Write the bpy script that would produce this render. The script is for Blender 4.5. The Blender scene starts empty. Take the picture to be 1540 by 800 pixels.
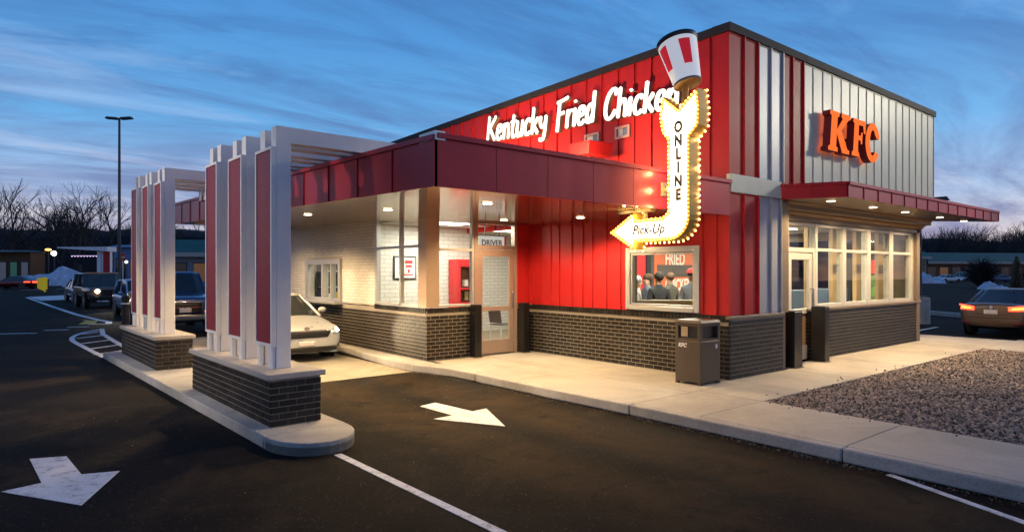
import bpy, bmesh, math, random
from math import sin, cos, pi, radians
from mathutils import Vector, Matrix, Euler
from mathutils.bvhtree import BVHTree
from mathutils.geometry import tessellate_polygon
random.seed(7)
S = bpy.context.scene
COL = S.collection
# ------------------------------------------------------------------ camera
CAM = Vector((-9.418, -5.960, 1.80))
AZ = radians(38.8)
cd = bpy.data.cameras.new('camera'); cam = bpy.data.objects.new('camera', cd); COL.objects.link(cam)
cd.sensor_width = 36; cd.lens = 955 / 1540 * 36; cd.shift_y = 9 / 1540
cd.clip_start = 0.05; cd.clip_end = 3000
cam.location = CAM; cam.rotation_euler = (pi / 2, 0, -AZ)
S.camera = cam
# ------------------------------------------------------------------ world, sun, exposure
SUN_FROM = Vector((0.85, -0.42, 0.30)).normalized()
SUN_EL = math.asin(SUN_FROM.z); SUN_ROT = math.atan2(SUN_FROM.x, SUN_FROM.y)
W = bpy.data.worlds.new('World'); S.world = W; W.use_nodes = True
nt = W.node_tree; N = nt.nodes; L = nt.links; N.clear()
def wn(t, **k):
    n = N.new(t)
    for a, b in k.items(): setattr(n, a, b)
    return n
def wmath(op, a, b=None, clamp=False):
    m = wn('ShaderNodeMath', operation=op, use_clamp=clamp)
    for i, v in enumerate((a, b)):
        if v is None: continue
        if isinstance(v, (int, float)): m.inputs[i].default_value = v
        else: L.new(v, m.inputs[i])
    return m.outputs[0]
def wramp(fac, stops):
    r = wn('ShaderNodeValToRGB'); L.new(fac, r.inputs[0])
    e = r.color_ramp.elements
    while len(e) < len(stops): e.new(0.5)
    for q, (p, c) in zip(e, stops): q.position = p; q.color = (*c, 1)
    return r.outputs[0]
def wmix(f, a, b):
    m = wn('ShaderNodeMix', data_type='RGBA')
    for i, v in ((0, f), (6, a), (7, b)):
        if isinstance(v, (int, float)): m.inputs[i].default_value = v
        elif isinstance(v, tuple): m.inputs[i].default_value = (*v, 1)
        else: L.new(v, m.inputs[i])
    return m.outputs[2]
sky = wn('ShaderNodeTexSky', sky_type='NISHITA'); sky.sun_disc = False
sky.sun_elevation = SUN_EL; sky.sun_rotation = SUN_ROT; sky.air_density = 1.2; sky.dust_density = 0.6; sky.ozone_density = 3.0
tc = wn('ShaderNodeTexCoord'); sx = wn('ShaderNodeSeparateXYZ'); L.new(tc.outputs['Generated'], sx.inputs[0])
el = wmath('MAXIMUM', sx.outputs[2], 0.0)
dz = wmath('ADD', el, 0.10)
cx_ = wmath('DIVIDE', sx.outputs[0], dz); cy_ = wmath('DIVIDE', sx.outputs[1], dz)
cv = wn('ShaderNodeCombineXYZ'); L.new(cx_, cv.inputs[0]); L.new(cy_, cv.inputs[1])
def cloud(scale, rot, sxy, det, rough, dist, seed):
    mp = wn('ShaderNodeMapping'); L.new(cv.outputs[0], mp.inputs[0])
    mp.inputs['Location'].default_value = (seed, seed * .7, seed * .3)
    mp.inputs['Rotation'].default_value = (0, 0, rot); mp.inputs['Scale'].default_value = (sxy[0], sxy[1], 1)
    n = wn('ShaderNodeTexNoise'); L.new(mp.outputs[0], n.inputs['Vector'])
    n.inputs['Scale'].default_value = scale; n.inputs['Detail'].default_value = det
    n.inputs['Roughness'].default_value = rough; n.inputs['Distortion'].default_value = dist
    return n.outputs[0]
# clear twilight gradient, pale and faintly pink at the horizon
grad = wramp(el, [(0.0, (.82, .56, .50)), (.05, (.70, .60, .66)), (.11, (.36, .50, .78)), (.20, (.13, .41, .80)), (.34, (.075, .31, .72)), (.6, (.04, .18, .50)), (1, (.02, .08, .26))])
nish = wn('ShaderNodeVectorMath', operation='SCALE'); L.new(sky.outputs[0], nish.inputs[0]); nish.inputs['Scale'].default_value = 0.10
base = wmix(0.18, grad, nish.outputs[0])
c1 = wramp(cloud(0.34, radians(30), (1.0, 2.1), 9, .60, 1.0, 3.1), [(.42, (0, 0, 0)), (.60, (1, 1, 1))])
c2 = wramp(cloud(0.62, radians(44), (0.6, 1.9), 10, .66, 1.3, 8.6), [(.47, (0, 0, 0)), (.63, (1, 1, 1))])
c3 = wramp(cloud(0.8, radians(22), (0.5, 1.7), 10, .66, 1.2, 17.4), [(.50, (0, 0, 0)), (.66, (1, 1, 1))])
darkc = wramp(el, [(0, (.36, .30, .42)), (.10, (.17, .22, .42)), (.3, (.050, .12, .34)), (1, (.03, .08, .22))])
lightc = wramp(el, [(0, (.95, .78, .72)), (.10, (.68, .68, .80)), (.3, (.24, .46, .80)), (1, (.12, .25, .5))])
s1 = wmix(wmath('MULTIPLY', c1, .85), base, darkc)
s2 = wmix(wmath('MULTIPLY', c2, .60), s1, darkc)
s3 = wmix(wmath('MULTIPLY', c3, .45), s2, lightc)
bg = wn('ShaderNodeBackground'); L.new(s3, bg.inputs[0]); bg.inputs[1].default_value = 1.12
out = wn('ShaderNodeOutputWorld'); L.new(bg.outputs[0], out.inputs[0])
sl = bpy.data.lights.new('sun', 'SUN'); sl.energy = 0.30; sl.angle = radians(3); sl.color = (1, .9, .78)
so = bpy.data.objects.new('sun', sl); COL.objects.link(so); so.rotation_euler = (-SUN_FROM).to_track_quat('-Z', 'Y').to_euler(); so.location = (20, -10, 20)
S.view_settings.view_transform = 'Standard'; S.view_settings.look = 'None'
S.view_settings.exposure = 0.0; S.view_settings.gamma = 1.0
S.cycles.use_denoising = True
S.cycles.max_bounces = 7; S.cycles.diffuse_bounces = 3; S.cycles.glossy_bounces = 4; S.cycles.transparent_max_bounces = 10
S.cycles.sample_clamp_indirect = 4.0; S.cycles.caustics_reflective = False; S.cycles.caustics_refractive = False
# ------------------------------------------------------------------ lamps
WARM = (1.0, .68, .34); NEUT = (1.0, .90, .76)
def spot(loc, to, watts, color=WARM, angle=150, blend=.6, radius=.06):
    l = bpy.data.lights.new('lamp_light', 'SPOT'); l.energy = watts; l.color = color
    l.spot_size = radians(angle); l.spot_blend = blend; l.shadow_soft_size = radius
    o = bpy.data.objects.new('lamp_light', l); COL.objects.link(o); o.location = loc
    o.rotation_euler = (Vector(to) - Vector(loc)).to_track_quat('-Z', 'Y').to_euler(); return o
def area(loc, to, watts, sx_, sy_, color=NEUT):
    l = bpy.data.lights.new('lamp_light', 'AREA'); l.energy = watts; l.color = color
    l.shape = 'RECTANGLE'; l.size = sx_; l.size_y = sy_
    o = bpy.data.objects.new('lamp_light', l); COL.objects.link(o); o.location = loc
    o.rotation_euler = (Vector(to) - Vector(loc)).to_track_quat('-Z', 'Y').to_euler(); return o
def point(loc, watts, color=WARM, radius=.1):
    l = bpy.data.lights.new('lamp_light', 'POINT'); l.energy = watts; l.color = color; l.shadow_soft_size = radius
    o = bpy.data.objects.new('lamp_light', l); COL.objects.link(o); o.location = loc; return o
# ------------------------------------------------------------------ materials
MATS = {}
def mat(name, col, rough=.6, metal=0, var=.0, vscale=6, bump=0, bscale=60, emit=None, estr=0, spec=.5, brickvar=0, coat=0, dirt=0, stretch=None):
    if name in MATS: return MATS[name]
    m = bpy.data.materials.new(name); m.use_nodes = True; MATS[name] = m
    n = m.node_tree.nodes; l = m.node_tree.links; b = n['Principled BSDF']
    b.inputs['Base Color'].default_value = (*col, 1); b.inputs['Roughness'].default_value = rough
    b.inputs['Metallic'].default_value = metal; b.inputs['Specular IOR Level'].default_value = spec
    if coat: b.inputs['Coat Weight'].default_value = coat; b.inputs['Coat Roughness'].default_value = .05
    if emit: b.inputs['Emission Color'].default_value = (*emit, 1); b.inputs['Emission Strength'].default_value = estr
    if var or bump or brickvar or dirt:
        t = n.new('ShaderNodeTexCoord'); vec = t.outputs['Object']
        g = n.new('ShaderNodeNewGeometry'); vec = g.outputs['Position']
        if stretch:
            mp = n.new('ShaderNodeMapping'); mp.inputs['Scale'].default_value = stretch; l.new(vec, mp.inputs[0]); vec = mp.outputs[0]
        colout = None
        def mul(src, fac, lo, hi):
            r = n.new('ShaderNodeMapRange'); l.new(fac, r.inputs[0]); r.inputs[3].default_value = lo; r.inputs[4].default_value = hi
            mx = n.new('ShaderNodeVectorMath'); mx.operation = 'SCALE'
            if src is None: mx.inputs[0].default_value = col
            else: l.new(src, mx.inputs[0])
            l.new(r.outputs[0], mx.inputs['Scale']); return mx.outputs[0]
        if var:
            no = n.new('ShaderNodeTexNoise'); no.inputs['Scale'].default_value = vscale; no.inputs['Detail'].default_value = 6; no.inputs['Roughness'].default_value = .65
            l.new(vec, no.inputs['Vector']); r0 = n.new('ShaderNodeMapRange'); l.new(no.outputs[0], r0.inputs[0]); r0.inputs[1].default_value = .3; r0.inputs[2].default_value = .7
            colout = mul(colout, r0.outputs[0], 1 - var, 1 + var)
            rr = n.new('ShaderNodeMapRange'); l.new(no.outputs[0], rr.inputs[0]); rr.inputs[1].default_value = .3; rr.inputs[2].default_value = .7
            rr.inputs[3].default_value = max(0.02, rough - var * .3); rr.inputs[4].default_value = min(1, rough + var * .3); l.new(rr.outputs[0], b.inputs['Roughness'])
        if brickvar:
            oi = n.new('ShaderNodeObjectInfo'); ad = n.new('ShaderNodeMath'); ad.operation = 'ADD'
            l.new(oi.outputs['Random'], ad.inputs[0]); l.new(g.outputs['Random Per Island'], ad.inputs[1])
            fr = n.new('ShaderNodeMath'); fr.operation = 'FRACT'; l.new(ad.outputs[0], fr.inputs[0])
            colout = mul(colout, fr.outputs[0], 1 - brickvar, 1 + brickvar)
        if dirt:
            n2 = n.new('ShaderNodeTexNoise'); n2.inputs['Scale'].default_value = .55; n2.inputs['Detail'].default_value = 8; n2.inputs['Roughness'].default_value = .7; n2.inputs['Distortion'].default_value = .6
            l.new(g.outputs['Position'], n2.inputs['Vector']); r2 = n.new('ShaderNodeMapRange'); l.new(n2.outputs[0], r2.inputs[0]); r2.inputs[1].default_value = .35; r2.inputs[2].default_value = .65
            colout = mul(colout, r2.outputs[0], 1 - dirt, 1 + dirt * .6)
        if colout is not None: l.new(colout, b.inputs['Base Color'])
        if bump:
            nb = n.new('ShaderNodeTexNoise'); nb.inputs['Scale'].default_value = bscale; nb.inputs['Detail'].default_value = 4
            l.new(vec, nb.inputs['Vector']); bp = n.new('ShaderNodeBump'); bp.inputs['Strength'].default_value = bump; bp.inputs['Distance'].default_value = .01
            l.new(nb.outputs[0], bp.inputs['Height']); l.new(bp.outputs[0], b.inputs['Normal'])
    return m
def glass(name, tint=(.9, .95, .95), refl=1.0, ior=1.5):
    if name in MATS: return MATS[name]
    m = bpy.data.materials.new(name); m.use_nodes = True; MATS[name] = m
    n = m.node_tree.nodes; l = m.node_tree.links; n.clear()
    t = n.new('ShaderNodeBsdfTransparent'); t.inputs[0].default_value = (*tint, 1)
    g = n.new('ShaderNodeBsdfGlossy'); g.inputs['Roughness'].default_value = .02; g.inputs[0].default_value = (refl, refl, refl, 1)
    f = n.new('ShaderNodeFresnel'); f.inputs[0].default_value = ior
    mx = n.new('ShaderNodeMixShader'); o = n.new('ShaderNodeOutputMaterial')
    gg = n.new('ShaderNodeNewGeometry'); ii = n.new('ShaderNodeMath'); ii.operation = 'MULTIPLY_ADD'; l.new(gg.outputs['Backfacing'], ii.inputs[0]); ii.inputs[1].default_value = -1; ii.inputs[2].default_value = 1
    ff = n.new('ShaderNodeMath'); ff.operation = 'MULTIPLY'; l.new(f.outputs[0], ff.inputs[0]); l.new(ii.outputs[0], ff.inputs[1]); l.new(ff.outputs[0], mx.inputs[0]); l.new(t.outputs[0], mx.inputs[1]); l.new(g.outputs[0], mx.inputs[2]); l.new(mx.outputs[0], o.inputs[0])
    return m
def emat(name, col, s):
    return mat(name, col, .5, emit=col, estr=s)
def asphalt_mat():
    m = mat('asphalt', (.0100, .0080, .0068), .9, var=.5, vscale=110, bump=.6, bscale=95, dirt=.5, spec=.10)
    n = m.node_tree.nodes; l = m.node_tree.links; b = n['Principled BSDF']; g = n.new('ShaderNodeNewGeometry')
    def noise(sc, det, ro, dist, lo, hi):
        t = n.new('ShaderNodeTexNoise'); t.inputs['Scale'].default_value = sc; t.inputs['Detail'].default_value = det; t.inputs['Roughness'].default_value = ro; t.inputs['Distortion'].default_value = dist
        l.new(g.outputs['Position'], t.inputs['Vector']); r = n.new('ShaderNodeMapRange'); l.new(t.outputs[0], r.inputs[0]); r.inputs[1].default_value = lo; r.inputs[2].default_value = hi; return r.outputs[0]
    def over(fac, col, k):
        src = b.inputs['Base Color'].links[0].from_socket; ml = n.new('ShaderNodeMath'); ml.operation = 'MULTIPLY'; l.new(fac, ml.inputs[0]); ml.inputs[1].default_value = k
        mx = n.new('ShaderNodeMix'); mx.data_type = 'RGBA'; l.new(ml.outputs[0], mx.inputs[0]); l.new(src, mx.inputs[6]); mx.inputs[7].default_value = (*col, 1); l.new(mx.outputs[2], b.inputs['Base Color'])
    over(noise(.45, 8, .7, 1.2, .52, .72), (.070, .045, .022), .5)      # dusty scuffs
    # worn wheel tracks along the whole drive lane, browned to paint in warm lamplight
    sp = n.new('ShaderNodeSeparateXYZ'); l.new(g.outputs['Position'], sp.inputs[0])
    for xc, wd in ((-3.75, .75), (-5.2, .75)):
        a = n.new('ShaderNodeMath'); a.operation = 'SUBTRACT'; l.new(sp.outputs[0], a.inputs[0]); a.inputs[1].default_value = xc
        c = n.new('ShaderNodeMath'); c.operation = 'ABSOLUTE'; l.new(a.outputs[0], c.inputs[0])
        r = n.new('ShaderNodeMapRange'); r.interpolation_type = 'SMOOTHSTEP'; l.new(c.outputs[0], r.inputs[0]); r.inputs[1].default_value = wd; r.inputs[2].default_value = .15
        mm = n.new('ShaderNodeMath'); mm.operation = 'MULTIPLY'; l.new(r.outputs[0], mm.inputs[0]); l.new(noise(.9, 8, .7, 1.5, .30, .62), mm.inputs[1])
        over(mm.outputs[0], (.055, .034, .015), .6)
    over(noise(1.6, 5, .6, .4, .62, .70), (.004, .004, .004), .7)         # oil drips
    v = n.new('ShaderNodeTexVoronoi'); v.inputs['Scale'].default_value = 55; l.new(g.outputs['Position'], v.inputs['Vector'])
    r = n.new('ShaderNodeMapRange'); l.new(v.outputs['Color'], r.inputs[0]); r.inputs[1].default_value = .80; r.inputs[2].default_value = .98
    over(r.outputs[0], (.075, .066, .058), .55)                            # pale aggregate chips
    return m
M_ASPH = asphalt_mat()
M_CONC = mat('concrete', (.42, .39, .34), .85, var=.10, vscale=30, bump=.2, bscale=70, dirt=.24)
M_KERB = mat('kerb_concrete', (.40, .38, .35), .88, var=.18, vscale=40, bump=.4, bscale=70, dirt=.32)
M_GAP = mat('joint_grit', (.13, .12, .10), .95)
M_PAD = mat('lane_concrete', (.33, .29, .22), .85, var=.15, vscale=20, bump=.2, bscale=80, dirt=.3)
def paint_mat():
    m = mat('road_paint', (.72, .72, .74), .7, var=.12, vscale=80, bump=.2, bscale=120)
    n = m.node_tree.nodes; l = m.node_tree.links; b = n['Principled BSDF']
    g = n.new('ShaderNodeNewGeometry'); no = n.new('ShaderNodeTexNoise'); no.inputs['Scale'].default_value = 7; no.inputs['Detail'].default_value = 10; no.inputs['Roughness'].default_value = .8
    l.new(g.outputs['Position'], no.inputs['Vector'])
    r = n.new('ShaderNodeMapRange'); l.new(no.outputs[0], r.inputs[0]); r.inputs[1].default_value = .50; r.inputs[2].default_value = .68; r.inputs[3].default_value = 0; r.inputs[4].default_value = .78
    src = b.inputs['Base Color'].links[0].from_socket
    mx = n.new('ShaderNodeMix'); mx.data_type = 'RGBA'; l.new(r.outputs[0], mx.inputs[0]); l.new(src, mx.inputs[6]); mx.inputs[7].default_value = (.06, .06, .065, 1)
    l.new(mx.outputs[2], b.inputs['Base Color']); return m
M_PAINT = paint_mat()
M_YPAINT = mat('yellow_paint', (.55, .36, .03), .7)
M_BRICK = mat('dark_brick', (.018, .0145, .012), .58, var=.2, vscale=50, bump=.25, bscale=60, brickvar=.6, spec=.3)
M_MORT = mat('mortar', (.33, .29, .23), .95, var=.12, vscale=60)
M_WBRICK = mat('white_brick', (.74, .70, .62), .55, var=.06, vscale=40, bump=.15, bscale=60, brickvar=.07)
M_WMORT = mat('white_mortar', (.52, .48, .42), .9)
M_RED = mat('red_panel', (.50, .018, .020), .48, var=.10, vscale=3, bump=.30, bscale=2.2, spec=.3)
M_MAROON = mat('maroon_panel', (.36, .012, .028), .38, metal=.25, var=.10, vscale=2, bump=.25, bscale=1.8)
M_CRIM = mat('crimson_panel', (.50, .016, .045), .42, metal=.1, var=.10, vscale=2, bump=.2, bscale=1.8)
M_CREAM = mat('cream_panel', (.66, .65, .50), .42, var=.07, vscale=2.5, bump=.22, bscale=2)
M_SILVER = mat('pale_grey_panel', (.42, .44, .47), .42, metal=.25, var=.04, vscale=3)
M_NAVY = mat('dark_coping', (.035, .036, .042), .65, var=.1, vscale=4, spec=.15)
M_WHITE = mat('white_paint', (.78, .77, .76), .45, var=.04, vscale=5, bump=.03, bscale=20)
M_ALU = mat('aluminium', (.66, .65, .62), .35, metal=.55, var=.05, vscale=10)
M_BRONZE = mat('bronze_trim', (.22, .17, .12), .45, metal=.2, var=.08)
M_SOFFIT = mat('soffit_metal', (.88, .63, .43), .10, metal=.8, spec=.6, bump=.12, bscale=7, stretch=(1, .02, 1))
M_WOOD = mat('wood_plank', (.36, .21, .085), .5, var=.28, vscale=9, stretch=(.4, 4, 4))
M_FIN = mat('wood_fin', (.50, .32, .15), .5, var=.15, vscale=9, stretch=(4, 4, .4))
M_BLACK = mat('black_plastic', (.012, .012, .012), .4, var=.1)
M_RUB = mat('tyre_rubber', (.015, .015, .016), .8)
M_CHROME = mat('chrome', (.75, .75, .78), .12, metal=1)
M_RIM = mat('wheel_alloy', (.45, .45, .47), .3, metal=.8)
M_DGLASS = mat('car_glass', (.020, .024, .026), .04, spec=.8)
M_GLASS = glass('window_glass', refl=.75)
M_SNOW = mat('dirty_snow', (.55, .58, .66), .8, var=.25, vscale=1.2, bump=.4, bscale=2)
M_BARK = mat('bark', (.035, .03, .03), .9)
M_LAMP = emat('downlight_glow', (1, .80, .52), 14)
M_PLATE = mat('number_plate', (.70, .62, .60), .5, var=.12, vscale=60)
M_HEAD = emat('headlight_glow', (1, .86, .60), 16)
M_TAIL = emat('tail_light_glow', (1, .06, .02), 5)
M_AMBER = emat('amber_glow', (1, .38, .05), 5)
# ------------------------------------------------------------------ mesh helpers
class MB:
    def __init__(s): s.v = []; s.f = []; s.m = []
    def add(s, vs, fs, mi=0):
        o = len(s.v); s.v += [tuple(v) for v in vs]; s.f += [tuple(o + i for i in f) for f in fs]; s.m += [mi] * len(fs); return s
    def box(s, x0, x1, y0, y1, z0, z1, mi=0):
        if x0 > x1: x0, x1 = x1, x0
        if y0 > y1: y0, y1 = y1, y0
        return s.add([(x0, y0, z0), (x1, y0, z0), (x1, y1, z0), (x0, y1, z0), (x0, y0, z1), (x1, y0, z1), (x1, y1, z1), (x0, y1, z1)],
                     [(0, 3, 2, 1), (4, 5, 6, 7), (0, 1, 5, 4), (1, 2, 6, 5), (2, 3, 7, 6), (3, 0, 4, 7)], mi)
    def hexa(s, p, mi=0):
        return s.add(p, [(0, 3, 2, 1), (4, 5, 6, 7), (0, 1, 5, 4), (1, 2, 6, 5), (2, 3, 7, 6), (3, 0, 4, 7)], mi)
    def prism(s, poly, fn, a0, a1, mi=0, ms=None):
        n = len(poly); vs = [fn(p, a0) for p in poly] + [fn(p, a1) for p in poly]
        tr = tessellate_polygon([[Vector((p[0], p[1], 0)) for p in poly]])
        s.add(vs, [tuple(t) for t in tr] + [tuple(n + i for i in reversed(t)) for t in tr], mi)
        o = len(s.v) - 2 * n
        for i in range(n):
            j = (i + 1) % n; s.f.append((o + i, o + j, o + n + j, o + n + i)); s.m.append(mi if ms is None else ms)
        return s
    def tube(s, pts, rads, n=6, cap=True, mi=0):
        pts = [Vector(p) for p in pts]
        if not hasattr(rads, '__len__'): rads = [rads] * len(pts)
        o = len(s.v)
        for i, p in enumerate(pts):
            d = (pts[min(i + 1, len(pts) - 1)] - pts[max(i - 1, 0)])
            d = d.normalized() if d.length > 1e-9 else Vector((0, 0, 1))
            a = d.cross(Vector((0, 0, 1)) if abs(d.z) < .9 else Vector((1, 0, 0))).normalized(); b = d.cross(a)
            for k in range(n):
                t = 2 * pi * k / n; s.v.append(tuple(p + (a * cos(t) + b * sin(t)) * rads[i]))
        for i in range(len(pts) - 1):
            for k in range(n):
                k2 = (k + 1) % n; s.f.append((o + i * n + k, o + i * n + k2, o + (i + 1) * n + k2, o + (i + 1) * n + k)); s.m.append(mi)
        if cap:
            s.f.append(tuple(o + k for k in reversed(range(n)))); s.m.append(mi)
            e = o + (len(pts) - 1) * n; s.f.append(tuple(e + k for k in range(n))); s.m.append(mi)
        return s
    def lathe(s, prof, c, axis='z', n=20, mi=0):
        o = len(s.v); c = Vector(c)
        for r, h in prof:
            for k in range(n):
                t = 2 * pi * k / n
                v = {'z': (r * cos(t), r * sin(t), h), 'x': (h, r * cos(t), r * sin(t)), 'y': (r * cos(t), h, r * sin(t))}[axis]
                s.v.append(tuple(c + Vector(v)))
        for i in range(len(prof) - 1):
            for k in range(n):
                k2 = (k + 1) % n; s.f.append((o + i * n + k, o + i * n + k2, o + (i + 1) * n + k2, o + (i + 1) * n + k)); s.m.append(mi)
        s.f.append(tuple(o + k for k in reversed(range(n)))); s.m.append(mi)
        e = o + (len(prof) - 1) * n; s.f.append(tuple(e + k for k in range(n))); s.m.append(mi)
        return s
    def ball(s, c, r, n=8, m=6, sc=(1, 1, 1), mi=0):
        prof = [(max(r * sin(pi * i / m), 1e-4), -r * cos(pi * i / m)) for i in range(m + 1)]
        o = len(s.v); s.lathe(prof, (0, 0, 0), 'z', n, mi)
        for i in range(o, len(s.v)):
            v = s.v[i]; s.v[i] = (c[0] + v[0] * sc[0], c[1] + v[1] * sc[1], c[2] + v[2] * sc[2])
        return s
    def xf(s, M, o=0):
        for i in range(o, len(s.v)): s.v[i] = tuple(M @ Vector(s.v[i]))
        return s
    def mesh(s, name, mats, smooth=False, fix=True):
        me = bpy.data.meshes.new(name); me.from_pydata(s.v, [], s.f)
        if not isinstance(mats, (list, tuple)): mats = [mats]
        for m in mats: me.materials.append(m)
        if len(mats) > 1: me.polygons.foreach_set('material_index', s.m)
        if fix:
            bm = bmesh.new(); bm.from_mesh(me); bmesh.ops.recalc_face_normals(bm, faces=bm.faces); bm.to_mesh(me); bm.free()
        if smooth: me.polygons.foreach_set('use_smooth', [True] * len(me.polygons))
        me.update(); return me
    def build(s, name, mats, parent=None, smooth=False, bevel=0, fix=True):
        me = s.mesh(name, mats, smooth, fix); o = bpy.data.objects.new(name, me); COL.objects.link(o)
        if parent is not None:
            o.parent = parent
            base = parent
            while base.parent is not None: base = base.parent
            if base.get('_world'):
                off = base.location
                for v in me.vertices: v.co -= off
        if bevel:
            b = o.modifiers.new('bevel', 'BEVEL'); b.width = bevel; b.segments = 2; b.limit_method = 'ANGLE'; b.angle_limit = radians(40)
        return o
def tag(o, label=None, cat=None, group=None, kind=None):
    if label: o['label'] = label
    if cat: o['category'] = cat
    if group: o['group'] = group
    if kind: o['kind'] = kind
    return o
def thing(name, label, cat, loc=(0, 0, 0), rz=0, group=None, world=False):
    """An Empty at the thing's base. world=True: its parts are written in world coordinates."""
    o = bpy.data.objects.new(name, None); COL.objects.link(o); o.location = loc; o.rotation_euler = (0, 0, rz); o.empty_display_size = .2
    tag(o, label, cat, group)
    if world: o['_world'] = 1
    return o
def inst(src, name, parent, loc=(0, 0, 0), rot=(0, 0, 0), scale=(1, 1, 1)):
    o = bpy.data.objects.new(name, src if isinstance(src, bpy.types.Mesh) else src.data); COL.objects.link(o)
    o.parent = parent; o.location = loc; o.rotation_euler = rot; o.scale = scale; return o
def copy_tree(o, parent=None):
    c = o.copy(); COL.objects.link(c); c.parent = parent
    for ch in list(o.children): copy_tree(ch, c)
    return c
WX = lambda x: (lambda p, a: (a, p[0], p[1]))
def on_x(p, a): return (a, p[0], p[1])      # polygon in (y, z), extruded along x
def on_y(p, a): return (p[0], a, p[1])      # polygon in (x, z), extruded along y
def on_z(p, a): return (p[0], p[1], a)      # polygon in (x, y), extruded along z
def text_mesh(txt, size, ext=.004, shear=0, off=0, sx=1, align='CENTER'):
    c = bpy.data.curves.new('lettering', 'FONT'); c.body = txt; c.size = size; c.extrude = ext; c.shear = shear; c.offset = off
    c.align_x = align; c.align_y = 'CENTER'; c.resolution_u = 3
    o = bpy.data.objects.new('lettering', c); COL.objects.link(o)
    dg = bpy.context.evaluated_depsgraph_get(); me = bpy.data.meshes.new_from_object(o.evaluated_get(dg))
    bpy.data.objects.remove(o); bpy.data.curves.remove(c)
    for v in me.vertices: v.co.x *= sx
    return me
def place_text(me, name, material, parent, loc, facing):
    """facing: 'x' = read from -X, 'y' = read from -Y, as world coordinates."""
    R = {'x': Matrix(((0, 0, -1), (-1, 0, 0), (0, 1, 0))), 'y': Matrix(((1, 0, 0), (0, 0, -1), (0, 1, 0)))}[facing].to_4x4()
    me.transform(Matrix.Translation(Vector(loc)) @ R)
    base = parent
    while base is not None and base.parent is not None: base = base.parent
    if base is not None and base.get('_world'): me.transform(Matrix.Translation(-base.location))
    me.materials.clear(); me.materials.append(material)
    o = bpy.data.objects.new(name, me); COL.objects.link(o); o.parent = parent; return o
def catmull(pts, k=5):
    P = [Vector(p) for p in pts]
    if len(P) < 3: return P
    P = [P[0] * 2 - P[1]] + P + [P[-1] * 2 - P[-2]]; out = []
    for i in range(1, len(P) - 2):
        a, b, c, d = P[i - 1:i + 3]
        for j in range(k):
            t = j / k; out.append(.5 * ((2 * b) + (c - a) * t + (2 * a - 5 * b + 4 * c - d) * t * t + (3 * b - a - 3 * c + d) * t ** 3))
    out.append(P[-2]); return out

def at(px, dist):
    """ground position whose distance along the view axis is dist"""
    xc = (px - 770) / 955 * dist
    return (CAM.x + xc * cos(AZ) + dist * sin(AZ), CAM.y - xc * sin(AZ) + dist * cos(AZ))
def hz(py, dist): return 1.80 + (409 - py) / 955 * dist
# ------------------------------------------------------------------ the setting: ground, pavement, island, markings, gravel
GZ = -0.14
lot = MB()
lot.add([(-420, -60, GZ), (900, -60, GZ), (900, 1100, GZ), (-420, 1100, GZ)], [(0, 1, 2, 3)])
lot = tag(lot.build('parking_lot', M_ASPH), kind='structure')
def flat(name, poly, m, parent, z, th=.004):
    return MB().prism(poly, on_z, z - th, z).build(name, m, parent)
def stroke(pts, w):
    P = [Vector((p[0], p[1])) for p in pts]; l, r = [], []
    for i, p in enumerate(P):
        d = (P[min(i + 1, len(P) - 1)] - P[max(i - 1, 0)]).normalized(); n = Vector((-d.y, d.x)) * w / 2
        l.append(tuple(p + n)); r.append(tuple(p - n))
    return l + r[::-1]
pad = flat('lane_slab', [(-6.0, 4.83), (-3.18, 4.89), (-3.25, 9.6), (-6.3, 9.6)], M_PAD, lot, GZ + .004)
flat('lane_slab', [(-6.3, 9.62), (-3.25, 9.62), (-3.25, 14.5), (-6.5, 14.5)], M_PAD, lot, GZ + .004)
PZ = GZ + .005
flat('lane_arrow', [(-4.70, 2.02), (-4.40, 2.10), (-4.31, 1.27), (-4.05, 1.30), (-4.48, .32), (-4.97, 1.22), (-4.66, 1.24)], M_PAINT, lot, PZ)
flat('lane_arrow', [(-9.19, 2.31), (-8.885, 2.19), (-8.82, 1.37), (-8.52, 1.26), (-8.90, .40), (-9.42, 1.235), (-9.13, 1.30)], M_PAINT, lot, PZ)
flat('lane_line', stroke([(-6.63, .47), (-6.52, -2.2), (-6.45, -6)], .085), M_PAINT, lot, PZ)
flat('lane_line', stroke([(-2.79, -3.48), (-3.24, -4.61), (-3.9, -6.2)], .075), M_PAINT, lot, PZ)
# painted lines and hatched nose at the far end of the drive lane
flat('lane_line', stroke([(-7.91, 55), (-7.2, 38), (-6.75, 29), (-6.35, 24.5), (-6.15, 23.2), (-6.3, 22.0)], .22), M_PAINT, lot, PZ)
flat('painted_wedge', [(-7.8, 56), (-4.2, 60), (-5.1, 49), (-7.3, 47.5)], M_PAINT, lot, PZ)
nose = [(-7.59, 11.1), (-7.74, 13.5), (-7.84, 16.2), (-7.50, 18.1), (-6.85, 19.4)]
flat('hatch_outline', stroke([tuple(p) for p in catmull([(a, b, 0) for a, b in nose], 5)], .13), M_PAINT, lot, PZ)
flat('hatch_outline', stroke([(-6.75, 19.7), (-6.95, 17.5), (-6.95, 14.5), (-6.9, 11.2)], .14), M_PAINT, lot, PZ)
for y in (11.9, 13.3, 14.9, 16.6, 18.0):
    flat('hatch_bar', stroke([(-7.72 + max(0, y - 16.4) * .16, y - .15), (-6.95, y + .5)], .13), M_PAINT, lot, PZ + .001)
for a, b in (((-9.6, 19.7), (-8.55, 19.2)), ((-8.3, 20.3), (-7.65, 20.0)), ((-7.6, 21.3), (-7.0, 21.0)), ((-11.5, 20.7), (-10.3, 20.1)), ((-6.9, 22.2), (-6.4, 22.0))):
    flat('lane_line', stroke([a, b], .16), M_PAINT, lot, PZ)
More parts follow.
